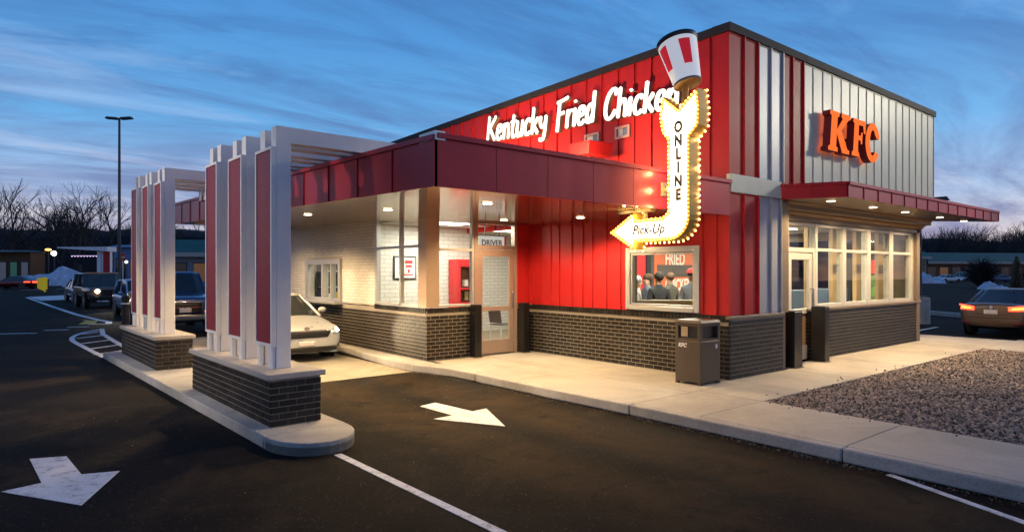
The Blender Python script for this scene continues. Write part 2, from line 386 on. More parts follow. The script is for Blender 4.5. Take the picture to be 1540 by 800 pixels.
flat('yellow_arrow', [(-7.2, 22.4), (-6.8, 24.4), (-6.9, 25.2), (-6.6, 24.3), (-6.4, 24.2), (-6.7, 22.3)], M_YPAINT, lot, PZ)
for k in range(7):
    flat('lane_line', stroke([(-11 + k * 3.2, 78 + k * 2), (-9.4 + k * 3.2, 79 + k * 2)], .3), M_PAINT, lot, PZ)
flat('lane_line', stroke([(12.5, 1.9), (16.3, 2.1)], .10), M_PAINT, lot, PZ)
flat('lane_line', stroke([(12.7, -1.9), (17.3, -1.9)], .10), M_PAINT, lot, PZ)
flat('lane_line', stroke([(30, 8), (48, 13)], .25), M_PAINT, lot, PZ)
# pavement: a grit bed with separate slabs and kerb stones on it
pav = tag(MB().prism([(-2.60, -16), (-1.05, -16), (-1.05, -1.3), (8.6, -1.3), (8.6, -16), (11.9, -16), (11.2, 0), (11.2, 5), (9.3, 5), (9.3, .38), (0, .3), (-.05, 5.3), (-2.7, 5.3), (-2.7, 4.3), (-2.62, 0)], on_z, GZ + .01, -.022).build('pavement', M_GAP), kind='structure')
def slab(poly, name='paving_slab', m=None, z1=0.0, bev=.008): return MB().prism(poly, on_z, GZ, z1).build(name, m or M_CONC, pav, bevel=bev)
g = .006
for y0, y1, xa, xb in ((2.30, 5.08, -2.76, -2.72), (-.22, 2.30, -2.68, -2.76)):
    slab([(xb + g, y0 + g), (-1.36 - g, y0 + g), (-1.36 - g, y1 - g), (xa + g, y1 - g)]); slab([(-1.36 + g, y0 + g), (-.006, y0 + g), (-.006, y1 - g), (-1.36 + g, y1 - g)])
slab([(-2.62 + g, -1.24), (-1.15, -1.24), (-1.15, -.22 - g), (-2.66 + g, -.22 - g)])
slab([(-1.14, -1.24), (0, -1.24), (0, -.22 - g), (-1.14, -.22 - g)])
slab([(-1.14, -.21), (-.003, -.21), (-.003, -.215), (-1.14, -.215)]) if 0 else None
yy = -1.24
for k in range(5):
    y0 = yy - 1.76 - k * 2.9; y1 = yy if k == 0 else yy - 1.76 - (k - 1) * 2.9
    slab([(-2.60 + g, y0 + g), (-1.13, y0 + g), (-1.13, y1 - g), (-2.60 + g, y1 - g)])
for x0, x1 in ((0, 1.95), (1.95, 4.2), (4.2, 6.4), (6.4, 8.62)):
    slab([(x0 + g, -1.24), (x1 - g, -1.24), (x1 - g, -.008 if x1 < 2 else .325), (x0 + g, -.008 if x1 < 2 else .325)])
for y0, y1 in ((-16, -7), (-7, -4.2), (-4.2, -1.24), (-1.24, 1.6), (1.6, 5)):
    slab([(8.64, y0 + g), (11.55 + g - max(y0, -3) * .12, y0 + g), (11.5 - max(y1, -3) * .12, y1 - g), (8.64, y1 - g)]) if y1 <= -1.24 else slab([(8.64 if y0 < 0 else 9.4, y0 + g), (11.35, y0 + g), (11.3, y1 - g), (8.64 if y0 < 0 else 9.4, y1 - g)])
kp = [(-2.74, -16), (-2.74, -9), (-2.74, -6), (-2.735, -3.02), (-2.78, -.24), (-2.85, 1.2), (-2.89, 3.2), (-2.93, 4.0), (-3.05, 4.45), (-3.19, 4.84), (-3.22, 5.84), (-3.12, 7.2), (-3.0, 8.3), (-2.98, 11), (-2.98, 16)]
for a, b in ((0, 1), (1, 2), (2, 3), (3, 4), (4, 6), (6, 9), (9, 11), (11, 13), (13, 14)):
    seg = kp[a:b + 1]; inner = [(-2.60 if p[1] < 4.7 else -2.735, p[1]) for p in seg]
    pl = [(seg[0][0], seg[0][1] + g)] + seg[1:-1] + [(seg[-1][0], seg[-1][1] - g)] + [(inner[-1][0], inner[-1][1] - g), (inner[0][0], inner[0][1] + g)]
    slab(pl, 'kerb_stone', M_KERB, .002, .018)
slab([(-2.735, 5.09), (-2.60, 5.09), (-2.60, 4.7), (-2.735, 4.7)])
GRIT = kp
# gravel bed: earth under thousands of pebbles
earth = tag(MB().prism([(-1.13, -16), (8.63, -16), (8.63, -1.245), (-1.13, -1.245)], on_z, GZ, -.035).build('planting_bed', mat('bed_soil', (.05, .042, .036), .95)), kind='structure')
def pebble_variants(n=8):
    out = []
    for k in range(n):
        bm = bmesh.new(); bmesh.ops.create_icosphere(bm, subdivisions=1, radius=1)
        for v in bm.verts: v.co *= random.uniform(.75, 1.2)
        out.append(([v.co.copy() for v in bm.verts], [tuple(x.index for x in f.verts) for f in bm.faces])); bm.free()
    return out
PV = pebble_variants()
gm = MB(); rg = random.Random(3)
def pebble(x, y, r, z):
    vs, fs = PV[rg.randrange(len(PV))]; R = Euler((rg.uniform(0, 6), rg.uniform(0, 6), rg.uniform(0, 6))).to_matrix()
    s = Vector((r * rg.uniform(.8, 1.3), r * rg.uniform(.7, 1.1), r * rg.uniform(.5, .8)))
    gm.add([(Vector((v.x * s.x, v.y * s.y, v.z * s.z)) if 0 else R @ Vector((v.x * s.x, v.y * s.y, v.z * s.z))) + Vector((x, y, z)) for v in vs], fs)
y = -1.27
while y > -6.2:
    d = max(.030, .033 + (-1.2 - y) * -.001)
    x = -1.11 + rg.random() * .02
    while x < 8.6:
        if (x + 9.4) * .627 + (y + 5.96) * .779 > 0.5: pebble(x + rg.uniform(-.014, .014), y + rg.uniform(-.014, .014), rg.uniform(.017, .032), rg.uniform(-.03, -.008))
        x += d * rg.uniform(1.15, 1.6) * (1 if x < 3 else 1.1)
    y -= d * 1.2
M_PEB = mat('pebbles', (.25, .195, .16), .7, brickvar=.9, var=.1, vscale=80)
for k in range(14):
    x = rg.uniform(-1.1, 8); pebble(x, -1.22 + abs(rg.gauss(0, .10)), rg.uniform(.012, .022), .008)
for k in range(14): pebble(-1.15 - abs(rg.gauss(0, .09)), rg.uniform(-5.5, -1.3), rg.uniform(.010, .020), .008)
tag(gm.build('gravel', M_PEB, fix=False), kind='stuff')
gm = MB()
for k in range(700):
    i = rg.randrange(3, len(GRIT) - 3); a, b = GRIT[i], GRIT[i + 1]; t = rg.random()
    if rg.random() < .5: i = 3; a, b = (-2.74, -5.2), (-2.78, -.24)
    x = a[0] + (b[0] - a[0]) * t - .015 - abs(rg.gauss(0, .06)); pebble(x, a[1] + (b[1] - a[1]) * t, rg.uniform(.004, .012), GZ + .004)
for k in range(160): pebble(rg.uniform(-9.6, -2.9), rg.uniform(-2.5, 6), rg.uniform(.004, .008), GZ + .003)
tag(gm.build('gutter_grit', mat('grit', (.16, .13, .10), .9, brickvar=.6), fix=False), kind='stuff')
# drive lane island with rounded nose
isl = [(-6.2, 1.15), (-6.28, 3.0), (-6.60, 10.6), (-6.8, 10.95), (-7.3, 10.95), (-7.62, 10.6), (-7.42, 6.9), (-7.25, 4.0), (-7.17, 1.15)]
arc = [(-6.685 - .485 * cos(t), 1.15 - .62 * sin(t)) for t in [pi * k / 14 for k in range(1, 14)]]
island = tag(MB().prism(isl + arc, on_z, GZ, -.05).build('traffic_island', M_GAP), kind='structure')
def isl_piece(ya, yb, nose_=False):
    xl = lambda y: -7.17 - (y - 1.15) * .0478; xr = lambda y: -6.2 - (y - 1.15) * .0425
    p = [(xr(ya), ya), (xr(yb), yb), (xl(yb), yb), (xl(ya), ya)]
    if nose_: p = [(xr(1.15), 1.15), (xr(yb), yb), (xl(yb), yb), (xl(1.15), 1.15)] + arc
    MB().prism(p, on_z, GZ + .001, 0).build('kerb_stone', M_KERB, island, bevel=.02)
isl_piece(1.15, 1.20, True); isl_piece(1.205, 4.2); isl_piece(4.205, 7.2); isl_piece(7.205, 10.9)
# far kerb on the right and distant ground
for k in range(9):
    fk = MB().prism([(23.1 + (k * 2.4) * .62 - 8, 3.4 + k * 2.4 - 12), (23.45 + (k * 2.4) * .62 - 8, 3.3 + k * 2.4 - 12), (23.45 + (k * 2.4 + 2.37) * .62 - 8, 3.3 + k * 2.4 + 2.37 - 12), (23.1 + (k * 2.4 + 2.37) * .62 - 8, 3.4 + k * 2.4 + 2.37 - 12)], on_z, GZ, .03).build('kerb_stone', M_KERB, lot)
# ------------------------------------------------------------------ brick work
BL, BH, BM = .198, .063, .012
def brick_mesh(l, name, m, h=BH): return MB().box(-l / 2, l / 2, -.008, .03, -h / 2, h / 2).mesh(name, m)
class Bricks:
    def __init__(s, name, m): s.n = name; s.m = m; s.all = []; s.cache = {}
    def wall(s, o, ang, length, z0, z1, holes=(), row=None):
        c, sn = cos(ang), sin(ang); r = 0; z = z0 + BM
        while z + BH <= z1 + 1e-4:
            u = -(BL + BM) / 2 * (r % 2)
            while u < length - .02:
                a, b = max(u, 0), min(u + BL, length)
                segs = [(a, b)]
                for h0, h1, hz0, hz1 in holes:
                    if z + BH > hz0 and z < hz1:
                        ns = []
                        for p, q in segs:
                            if q <= h0 or p >= h1: ns.append((p, q))
                            else:
                                if p < h0 - .02: ns.append((p, h0))
                                if q > h1 + .02: ns.append((h1, q))
                        segs = ns
                for p, q in segs:
                    if q - p > .025: s.all.append((o[0] + c * (p + q) / 2, o[1] + sn * (p + q) / 2, z + BH / 2, ang, round(q - p, 3), BH))
                u += BL + BM
            z += BH + BM; r += 1
    def rowlock(s, o, ang, length, z, h=.095, w=.066):
        c, sn = cos(ang), sin(ang); n = int(length / (w + .013))
        for k in range(n):
            u = (k + .5) * length / n; s.all.append((o[0] + c * u, o[1] + sn * u, z, ang, w, h))
    def emit(s, parent, frame=None, limit=300, camp=None):
        cp = camp if camp is not None else CAM
        key = lambda b: (Vector(b[:3]) - cp).length * (1.0 if b[4] > .09 else 1.6)
        s.all.sort(key=key); rest = MB()
        for i, (x, y, z, a, l, h) in enumerate(s.all):
            if i < limit:
                k = (l, h)
                if k not in s.cache: s.cache[k] = brick_mesh(l, s.n, s.m, h)
                off = parent.location if parent.get('_world') else Vector()
                b = inst(s.cache[k], s.n, parent, Vector((x, y, z)) - off, (0, 0, a))
                b.location += Vector((sin(a), -cos(a), 0)) * rg.uniform(-.0018, .0018)
            else:
                t = MB().box(-l / 2, l / 2, -.008, .03, -h / 2, h / 2); t.xf(Matrix.Translation((x, y, z)) @ Matrix.Rotation(a, 4, 'Z')); rest.add(t.v, t.f)
        if rest.v: tag(rest.build(s.n, s.m, parent, fix=False), kind='stuff')
# ------------------------------------------------------------------ the restaurant
B = thing('restaurant', 'red and cream panelled restaurant with dark brick base and lit drive-through canopy', 'restaurant', (0, 0, 0), world=True)
SOF = lambda y: 2.745 + .0275 * y
ROOF = lambda y: 5.93 - .0106 * y
DK = Bricks('brick', M_BRICK); WB = Bricks('white_brick', M_WBRICK)
BLEN = 14.0
def part(mb, name, m, **k): return mb.build(name, m, B, **k)
# cores
part(MB().box(.06, .25, .55 - .5, .585, 0, 5.7).box(.06, .25, 2.17, 5.2, 0, 5.7).box(.06, .25, .585, 2.17, 0, 1.10).box(.06, .25, .585, 2.17, 2.23, 5.7).box(.06, .25, 5.2, BLEN, 2.95, 5.7), 'wall', M_BRONZE)
part(MB().box(.25, 1.95, .06, .30, 0, 5.7).box(1.95, 9.30, .06, .30, 3.0, 5.7).box(9.1, 9.30, .30, .9, 0, 5.7).box(9.1, 9.30, 6.0, BLEN, 0, 5.7).box(9.1, 9.30, .9, 6.0, 0, 1.0).box(9.1, 9.30, .9, 6.0, 2.7, 5.7).box(-2.6, 9.3, BLEN, BLEN + .2, 0, 5.6), 'wall', M_BRONZE)
part(MB().hexa([(.05, .05, 5.62), (9.3, .05, 5.62), (9.3, BLEN, 5.50), (.05, BLEN, 5.50), (.05, .05, 5.70), (9.3, .05, 5.70), (9.3, BLEN, 5.58), (.05, BLEN, 5.58)]), 'roof', M_BRONZE)
# roof coping
cop = MB()
for k in range(5):
    a, b = k * BLEN / 5, (k + 1) * BLEN / 5 - .006
    cop.hexa([(-.045, a, ROOF(a) - .135), (.30, a, ROOF(a) - .135), (.30, b, ROOF(b) - .135), (-.045, b, ROOF(b) - .135), (-.045, a, ROOF(a)), (.30, a, ROOF(a)), (.30, b, ROOF(b)), (-.045, b, ROOF(b))])
part(cop, 'roof_coping', M_NAVY)
cop = MB()
for k in range(4):
    a, b = .302 + k * 9.1 / 4 - (.35 if k == 0 else 0), .302 + (k + 1) * 9.1 / 4 - .006
    cop.box(a, b, -.045, .30, 5.795, 5.932)
part(cop.box(9.1, 9.40, .31, BLEN, 5.65, 5.80), 'roof_coping', M_NAVY)
# long red wall, upper panels (x = 0 faces the drive lane)
edges = [0.0, .362, .79, 1.20, 1.612, 2.016, 2.428, 2.861, 3.299, 3.751, 4.185, 4.619, 5.064, 5.506, 5.957, 6.403, 6.884, 7.359, 7.826, 8.283, 8.742, 9.186, 9.62, 10.06, 10.5, 10.93, 11.37, 11.8, 12.24, 12.68, 13.1, 13.55, 14.0]
for a, b in zip(edges, edges[1:]):
    m = MB(); zt = lambda y: ROOF(y) - .13
    m.hexa([(0, a + .003, 2.80), (.05, a + .003, 2.80), (.05, b - .003, 2.80), (0, b - .003, 2.80), (0, a + .003, zt(a)), (.05, a + .003, zt(a)), (.05, b - .003, zt(b)), (0, b - .003, zt(b))])
    if a > 0: m.box(-.034, 0, a - .011, a + .011, 2.80, zt(a) - .004)
    part(m, 'wall_panel', M_RED)
# lower red panels, with flat battens, round the pick-up window
lowe = [.0, .27, .55]
for a, b in ((.006, .27), (.27, .545)): part(MB().box(0.001, .05, a, b - .004, 1.07, 2.79).box(-.026, .001, b - .05, b - .006, 1.07, 2.79), 'wall_panel', M_RED)
part(MB().box(0.001, .05, .55, 2.20, 2.262, 2.79), 'wall_panel', M_RED)
le = [2.205, 2.43, 2.80, 3.19, 3.47, 3.79, 4.18, 4.45, 4.78, 5.12]
for a, b in zip(le, le[1:]): part(MB().box(.001, .05, a + .002, b - .002, 1.07, 2.88).box(-.022, .001, b - .075, b - .008, 1.07, 2.88), 'wall_panel', M_RED)
# KFC-side face (y = 0)
fe = [0.012, .451, .895, 1.317, 1.735, 2.09, 2.503] + [2.503 + (9.346 - 2.503) * k / 17 for k in range(1, 18)]
for i, (a, b) in enumerate(zip(fe, fe[1:])):
    mm = M_RED if i in (0, 1, 4, 5) else (M_SILVER if i in (2, 3) else M_CREAM)
    m = MB().box(a + .002, b - .002, 0, .05, 3.435 if i < 4 else 3.13, 5.80)
    wd = .022 if i > 5 else .030
    m.box(b - wd, b - .004, -.038 if i < 6 else -.016, 0, 3.435 if i < 4 else 3.13, 5.797); m.box(a + .004, b - wd - .002, -.012, 0, 5.77, 5.798)
    part(m, 'wall_panel', mm)
for i, (a, b) in enumerate(((.012, .451), (.451, .895), (.895, 1.317), (1.317, 1.66))):
    part(MB().box(a + .002, b - .002, 0.0, .05, 1.07, 3.125).box(b - .030, b - .004, -.038, 0, 1.07, 3.125), 'wall_panel', M_RED if i < 2 else M_SILVER)
part(MB().box(-.002, 1.625, -.045, .05, 3.128, 3.432), 'trim_band', M_CREAM, bevel=.005)
part(MB().box(1.664, 1.965, .004, .06, 1.06, 3.10), 'trim_panel', M_BRONZE)
part(MB().box(-.004, .012, -.004, .05, 1.07, 3.125).box(-.004, .012, -.004, .05, 3.435, 5.80), 'corner_trim', M_RED)
part(MB().box(9.30, 9.346, .05, BLEN, 3.0, 5.66).box(9.30, 9.344, .55, .9, 1.0, 3.0).box(9.30, 9.344, 6.0, BLEN, 0, 3.0).box(9.30, 9.344, .9, 6.0, 2.7, 3.0).box(9.30, 9.344, .55, 6.0, 0, 1.0), 'wall', M_CREAM)
sf = part(MB().box(9.14, 9.26, .9, .97, 1.0, 2.7).box(9.14, 9.26, 2.5, 2.58, 1.0, 2.7).box(9.14, 9.26, 4.2, 4.28, 1.0, 2.7).box(9.14, 9.26, 5.93, 6.0, 1.0, 2.7), 'window_frame', M_ALU)
MB().box(9.20, 9.206, .97, 5.93, 1.0, 2.7).build('pane', M_GLASS, sf)
# dark brick base
part(MB().box(-.004, .06, .01, 5.12, 0, 1.0).box(.061, 1.74, -.004, .06, 0, 1.0).box(3.50, 9.346, .326, .50, 0, .995).box(9.27, 9.336, .345, 4, 0, 1.0).box(3.50, 3.56, .345, .6, 0, 1.0), 'brick_backing', M_MORT)
part(MB().box(-2.724, -2.60, 5.14, 13, 0, 1.0).box(-2.599, -1.62, 5.126, 5.22, 0, 1.0).box(-2.7235, -2.60, 5.126, 5.139, 0, 1.0).box(-.36, 0.01, 5.14, 5.22, 0, 1.03), 'brick_backing', M_MORT)
DK.wall((0, 5.13), -pi / 2, 5.13, 0, .955); DK.rowlock((-.018, 5.13), -pi / 2, 5.13, 1.012)
DK.wall((0, 0), 0, 1.74, 0, 1.0)
DK.wall((3.49, .33), 0, 5.86, 0, .99)
DK.wall((3.49, .58), -pi / 2, .25, 0, .99)
DK.wall((-2.72, 13), -pi / 2, 13 - 5.13, 0, .96); DK.rowlock((-2.735, 7.4), -pi / 2, 2.27, 1.012)
DK.wall((-2.72, 5.13), 0, 1.10, 0, .96); DK.rowlock((-2.72, 5.117), 0, 1.10, 1.012)
DK.wall((-.36, 5.13), 0, .36, 0, 1.0)
part(MB().box(-.03, 1.76, -.03, .05, 1.003, 1.064), 'sill', M_BRONZE, bevel=.01)
part(MB().box(3.46, 9.38, .29, .52, 1.0, 1.055), 'sill', M_BRONZE, bevel=.008)
DK.emit(B)
# white brick of the drive-through side
part(MB().box(-2.722, -2.58, 7.40, 9.18, 1.03, 3.2).box(-2.722, -2.58, 11.5, 13, 1.03, 3.2).box(-2.722, -2.58, 9.18, 11.5, 2.13, 3.2).box(-2.722, -2.58, 9.18, 11.5, 1.031, 1.06), 'brick_backing', M_WMORT)
WB.wall((-2.72, 13), -pi / 2, 13 - 7.40, 1.055, 3.12, holes=((13 - 11.5, 13 - 9.18, 1.06, 2.13),))
WB.emit(B)
# pick-up window in the red wall
pw = part(MB().box(-.05, .10, .55, .66, 1.09, 2.26).box(-.05, .10, 2.10, 2.205, 1.09, 2.26).box(-.05, .10, .66, 2.10, 2.16, 2.26).box(-.06, .10, .66, 2.10, 1.09, 1.17), 'window_frame', M_ALU, bevel=.006)
MB().box(-.02, .07, .67, .70, 1.18, 2.15).box(-.02, .07, 2.06, 2.09, 1.18, 2.15).box(-.02, .07, .70, 2.06, 2.12, 2.15).box(-.02, .07, .70, 2.06, 1.18, 1.21).build('sash', M_ALU, pw)
MB().box(.02, .026, .70, 2.06, 1.21, 2.12).build('pane', M_GLASS, pw)
# vestibule glazing: left side and front
ZG0, ZTR = 1.075, 2.31
def bars(specs, name, m, par=B, bev=.004):
    q = MB()
    for s_ in specs: q.box(*s_)
    return q.build(name, m, par, bevel=bev)
vf = bars([(-2.73, -2.62, 7.30, 7.40, ZG0, 2.99), (-2.725, -2.63, 6.20, 6.26, ZG0 + .05, 2.97), (-2.725, -2.63, 5.44, 6.20, ZG0, ZG0 + .05), (-2.725, -2.63, 6.26, 7.30, ZG0, ZG0 + .05), (-2.725, -2.63, 5.44, 6.20, ZTR, ZTR + .055), (-2.725, -2.63, 6.26, 7.30, ZTR, ZTR + .055)], 'window_frame', M_ALU)
for a, b in ((5.44, 6.20), (6.26, 7.30)):
    MB().box(-2.675, -2.668, a, b, ZG0 + .05, ZTR).build('pane', M_GLASS, vf); MB().box(-2.675, -2.668, a, b, ZTR + .055, 2.96).build('pane', M_GLASS, vf)
part(MB().box(-2.735, -2.42, 5.115, 5.44, 1.07, 2.93), 'corner_post', mat('post_tan', (.56, .41, .29), .35, metal=.35, var=.05), bevel=.004)
vf = bars([(-2.42, -1.60, 5.125, 5.22, ZG0, ZG0 + .05), (-2.42, -1.55, 5.125, 5.22, 2.24, 2.295), (-1.60, -1.545, 5.12, 5.22, 1.06, 2.90)], 'window_frame', M_ALU)
for z0, z1 in ((ZG0 + .05, 2.24), (2.295, 2.90)): MB().box(-2.42, -1.60, 5.17, 5.177, z0, z1).build('pane', M_GLASS, vf)
# vestibule door with transom
M_DOORM = mat('door_metal', (.52, .40, .34), .35, metal=.5, var=.05)
df = bars([(-1.54, -1.44, 5.115, 5.24, 0, 2.90), (-.44, -.36, 5.115, 5.24, 0, 2.90), (-1.44, -.44, 5.115, 5.24, 2.30, 2.38), (-1.44, -.44, 5.12, 5.23, 2.84, 2.90)], 'door_frame', M_DOORM)
MB().box(-1.44, -.44, 5.17, 5.177, 2.38, 2.84).build('pane', M_GLASS, df)
dr = bars([(-1.43, -1.31, 5.14, 5.19, .02, 2.29), (-.57, -.45, 5.14, 5.19, .02, 2.29), (-1.31, -.57, 5.14, 5.19, 2.14, 2.29), (-1.31, -.57, 5.14, 5.19, .95, 1.05), (-1.31, -.57, 5.14, 5.19, .02, .32)], 'door', M_DOORM)
MB().box(-1.31, -.57, 5.162, 5.168, 1.05, 2.14).build('pane', M_GLASS, dr); MB().box(-1.31, -.57, 5.162, 5.168, .32, .95).build('pane', M_GLASS, dr)
MB().tube([(-.52, 5.14, 1.0), (-.52, 5.08, 1.0), (-.52, 5.08, 1.35), (-.52, 5.14, 1.35)], .014, 6).build('handle', M_CHROME, dr)
part(MB().box(-.355, 0.0, 5.13, 5.2, 1.07, 2.90), 'wall_panel', M_RED)
# drive-through service window
sw = bars([(-2.80, -2.60, 11.32, 11.5, 1.06, 2.13), (-2.80, -2.60, 9.18, 9.30, 1.06, 2.13), (-2.80, -2.60, 9.30, 11.32, 2.0, 2.13), (-2.80, -2.60, 9.30, 11.32, 1.06, 1.12), (-2.78, -2.62, 10.30, 10.42, 1.12, 2.0), (-2.77, -2.63, 9.80, 9.86, 1.12, 2.0)], 'window_frame', M_ALU)
MB().box(-2.70, -2.694, 9.30, 10.30, 1.12, 2.0).build('pane', M_GLASS, sw); MB().box(-2.70, -2.694, 10.42, 11.32, 1.12, 2.0).build('pane', M_GLASS, sw)
MB().box(-2.98, -2.60, 9.15, 11.52, .99, 1.055).build('service_shelf', M_ALU, sw, bevel=.006)
# window front under the right canopy
WF = .42
xs = [(3.78, 3.88), (5.046, 5.209), (6.31, 6.49), (7.56, 7.80), (8.95, 9.15)]
specs = [(a, b, WF - .04, WF + .10, 1.055, 2.81) for a, b in xs]
for (a0, a1), (b0, b1) in zip(xs, xs[1:]):
    specs += [(a1, b0, WF - .03, WF + .09, 2.74, 2.81), (a1, b0, WF - .03, WF + .09, 1.055, 1.13), (a1, b0, WF - .03, WF + .09, 2.235, 2.295)]
wf = bars(specs, 'window_frame', mat('window_frame_paint', (.62, .60, .55), .4, metal=.2))
for (a0, a1), (b0, b1) in zip(xs, xs[1:]):
    MB().box(a1, b0, WF + .02, WF + .027, 1.13, 2.235).build('pane', M_GLASS, wf); MB().box(a1, b0, WF + .02, WF + .027, 2.295, 2.74).build('pane', M_GLASS, wf)
M_FRP = MATS['window_frame_paint']
part(MB().box(9.15, 9.24, WF - .05, WF + .2, 1.055, 2.812), 'corner_post', M_FRP)
part(MB().box(9.24, 9.344, WF - .08, WF + .2, 1.055, 2.812), 'corner_post', M_BRONZE)
part(MB().box(1.97, 9.346, .30, WF + .16, 2.812, 3.0), 'lintel', M_BRONZE)
df = bars([(2.60, 2.72, WF - .03, WF + .10, 0, 2.81), (2.72, 3.78, WF - .03, WF + .10, 2.73, 2.81), (2.72, 3.78, WF - .03, WF + .10, 2.20, 2.29), (3.70, 3.775, WF - .035, WF + .10, 0, 2.20)], 'door_frame', M_FRP)
MB().box(2.72, 3.78, WF + .02, WF + .027, 2.29, 2.73).build('pane', M_GLASS, df)
dr = bars([(2.73, 2.85, WF - .01, WF + .05, .02, 2.19), (3.58, 3.69, WF - .01, WF + .05, .02, 2.19), (2.85, 3.58, WF - .01, WF + .05, 2.05, 2.19), (2.85, 3.58, WF - .01, WF + .05, .95, 1.05), (2.85, 3.58, WF - .01, WF + .05, .02, .30)], 'door', M_FRP)
MB().box(2.85, 3.58, WF + .02, WF + .025, 1.05, 2.05).build('pane', M_GLASS, dr); MB().box(2.85, 3.58, WF + .02, WF + .025, .30, .95).build('pane', M_FIN, dr)
MB().tube([(3.62, WF - .01, .85), (3.62, WF - .08, .85), (3.62, WF - .08, 1.45), (3.62, WF - .01, 1.45)], .015, 6).build('handle', M_CHROME, dr)
part(MB().box(1.97, 2.60, WF, WF + .1, 0, 2.81), 'wall', M_BRONZE)
# sloping wood planks between window head and canopy soffit
for k in range(4):
    t0, t1 = k / 4, (k + 1) / 4 - .045; P = lambda t, x: (x, .005 + (WF - .03 - .005) * t, 3.115 + (2.815 - 3.115) * t)
    q = MB(); a, b = 1.70 + .24 * t0, 1.70 + .24 * t1
    q.hexa([P(t0, 1.72 + .9 * t0), P(t0, 9.34), P(t1, 9.34), P(t1, 1.72 + .9 * t1)] + [(v[0], v[1] + .03, v[2] + .03) for v in (P(t0, 1.72 + .9 * t0), P(t0, 9.34), P(t1, 9.34), P(t1, 1.72 + .9 * t1))])
    part(q, 'wood_plank', M_WOOD)
# right canopy
CA = [(1.625, -.006), (2.16, -.95), (10.95, -.95), (9.42, .02), (9.36, -.006)]
part(MB().prism([(1.66, -.05), (2.19, -.93), (10.88, -.93), (9.40, -.05)], on_z, 3.125, 3.34), 'canopy_core', M_MAROON)
part(MB().prism([(1.64, -.05), (2.175, -.94), (10.91, -.94), (9.36, -.05)], on_z, 3.118, 3.124), 'soffit', mat('soffit_bronze', (.36, .24, .15), .3, metal=.5, bump=.1, bscale=6))
def fascia(p, q, z0, z1, n, m, name='fascia_panel', slope=(0, 0), off=.03):
    p, q = Vector(p), Vector(q); d = (q - p); nrm = Vector((d.y, -d.x)).normalized() * off
    for k in range(n):
        a = p + d * (k / n); b = p + d * ((k + 1) / n); dd = d.normalized() * .004; a2, b2 = a + dd, b - dd
        za, zb = slope[0] + (slope[1] - slope[0]) * k / n, slope[0] + (slope[1] - slope[0]) * (k + 1) / n
        v = [(*a2, z0 + za), (*(a2 + nrm), z0 + za), (*(b2 + nrm), z0 + zb), (*b2, z0 + zb), (*a2, z1 + za), (*(a2 + nrm), z1 + za), (*(b2 + nrm), z1 + zb), (*b2, z1 + zb)]
        qd = MB().hexa(v); rib = b - d.normalized() * .02
        qd.hexa([(*rib, z0 + zb), (*(rib + nrm * 1.5), z0 + zb), (*(b2 + nrm * 1.5), z0 + zb), (*b2, z0 + zb), (*rib, z1 + zb), (*(rib + nrm * 1.5), z1 + zb), (*(b2 + nrm * 1.5), z1 + zb), (*b2, z1 + zb)]) if m is M_RED or n > 9 else None
        part(qd, name, m)
    v = [(*p, z1 + .002 + slope[0]), (*(p + nrm * 2.0), z1 + .002 + slope[0]), (*(q + nrm * 2.0), z1 + .002 + slope[1]), (*q, z1 + .002 + slope[1])]
    part(MB().hexa(v + [(x, y, z + .055) for x, y, z in v]), 'fascia_coping', m)
fascia((1.625, -.01), (2.16, -.95), 3.115, 3.33, 2, M_RED)
fascia((2.16, -.95), (10.95, -.95), 3.115, 3.33, 14, M_CRIM)
fascia((10.95, -.95), (9.42, .02), 3.115, 3.33, 2, M_CRIM)
def downlight(x, y, z, watts, color=WARM, name='downlight', par=B, r=.075):
    d = MB().lathe([(r + .02, 0), (r + .02, -.008), (r, -.010)], (x, y, z), 'z', 16).build(name, M_WHITE, par)
    MB().lathe([(r - .004, -.002), (r - .004, -.013)], (x, y, z), 'z', 16).build('lens', M_LAMP, d)
    if watts: spot((x, y, z - .03), (x, y, 0), watts * 3.9, color, 155, .5, .07)
for x in (2.55, 4.395, 6.06, 8.19, 9.92): downlight(x, -.5, 3.118, 85)
# left canopy over the drive lane: soffit, fascia, roof
CY = 13.4
sq = MB().hexa([(-5.70, 0.02, SOF(0)), (-.002, 0.02, SOF(0)), (-.002, CY, SOF(CY)), (-5.70, CY, SOF(CY)), (-5.70, 0.02, SOF(0) + .05), (-.002, .02, SOF(0) + .05), (-.002, CY, SOF(CY) + .05), (-5.70, CY, SOF(CY) + .05)])
part(sq, 'soffit', M_SOFFIT)
part(MB().hexa([(-5.68, 0.03, SOF(0) + .40), (-.04, 0.03, SOF(0) + .40), (-.04, CY, SOF(CY) + .40), (-5.68, CY, SOF(CY) + .40), (-5.68, .03, SOF(0) + .46), (-.04, .03, SOF(0) + .46), (-.04, CY, SOF(CY) + .46), (-5.68, CY, SOF(CY) + .46)]), 'canopy_roof', M_BRONZE)
fascia((-5.70, 0.0), (-.004, 0.0), SOF(0) - .01, SOF(0) + .52, 7, M_MAROON)
fascia((-5.70, CY), (-5.70, -.03), SOF(0) - .01, SOF(0) + .50, 14, M_MAROON, slope=(SOF(CY) - SOF(0), 0))
part(MB().box(-5.735, -5.60, -.04, .30, SOF(0) + .50, SOF(0) + .60), 'corner_flashing', M_ALU)
for x, y, w in ((-4.814, 6.05, 190), (-4.39, 3.6, 120), (-4.03, 1.3, 110), (-1.05, 2.42, 110), (-1.46, 4.2, 60), (-4.81, 9.0, 190), (-4.6, 11.6, 70)): downlight(x, y, SOF(y) - .001, w)
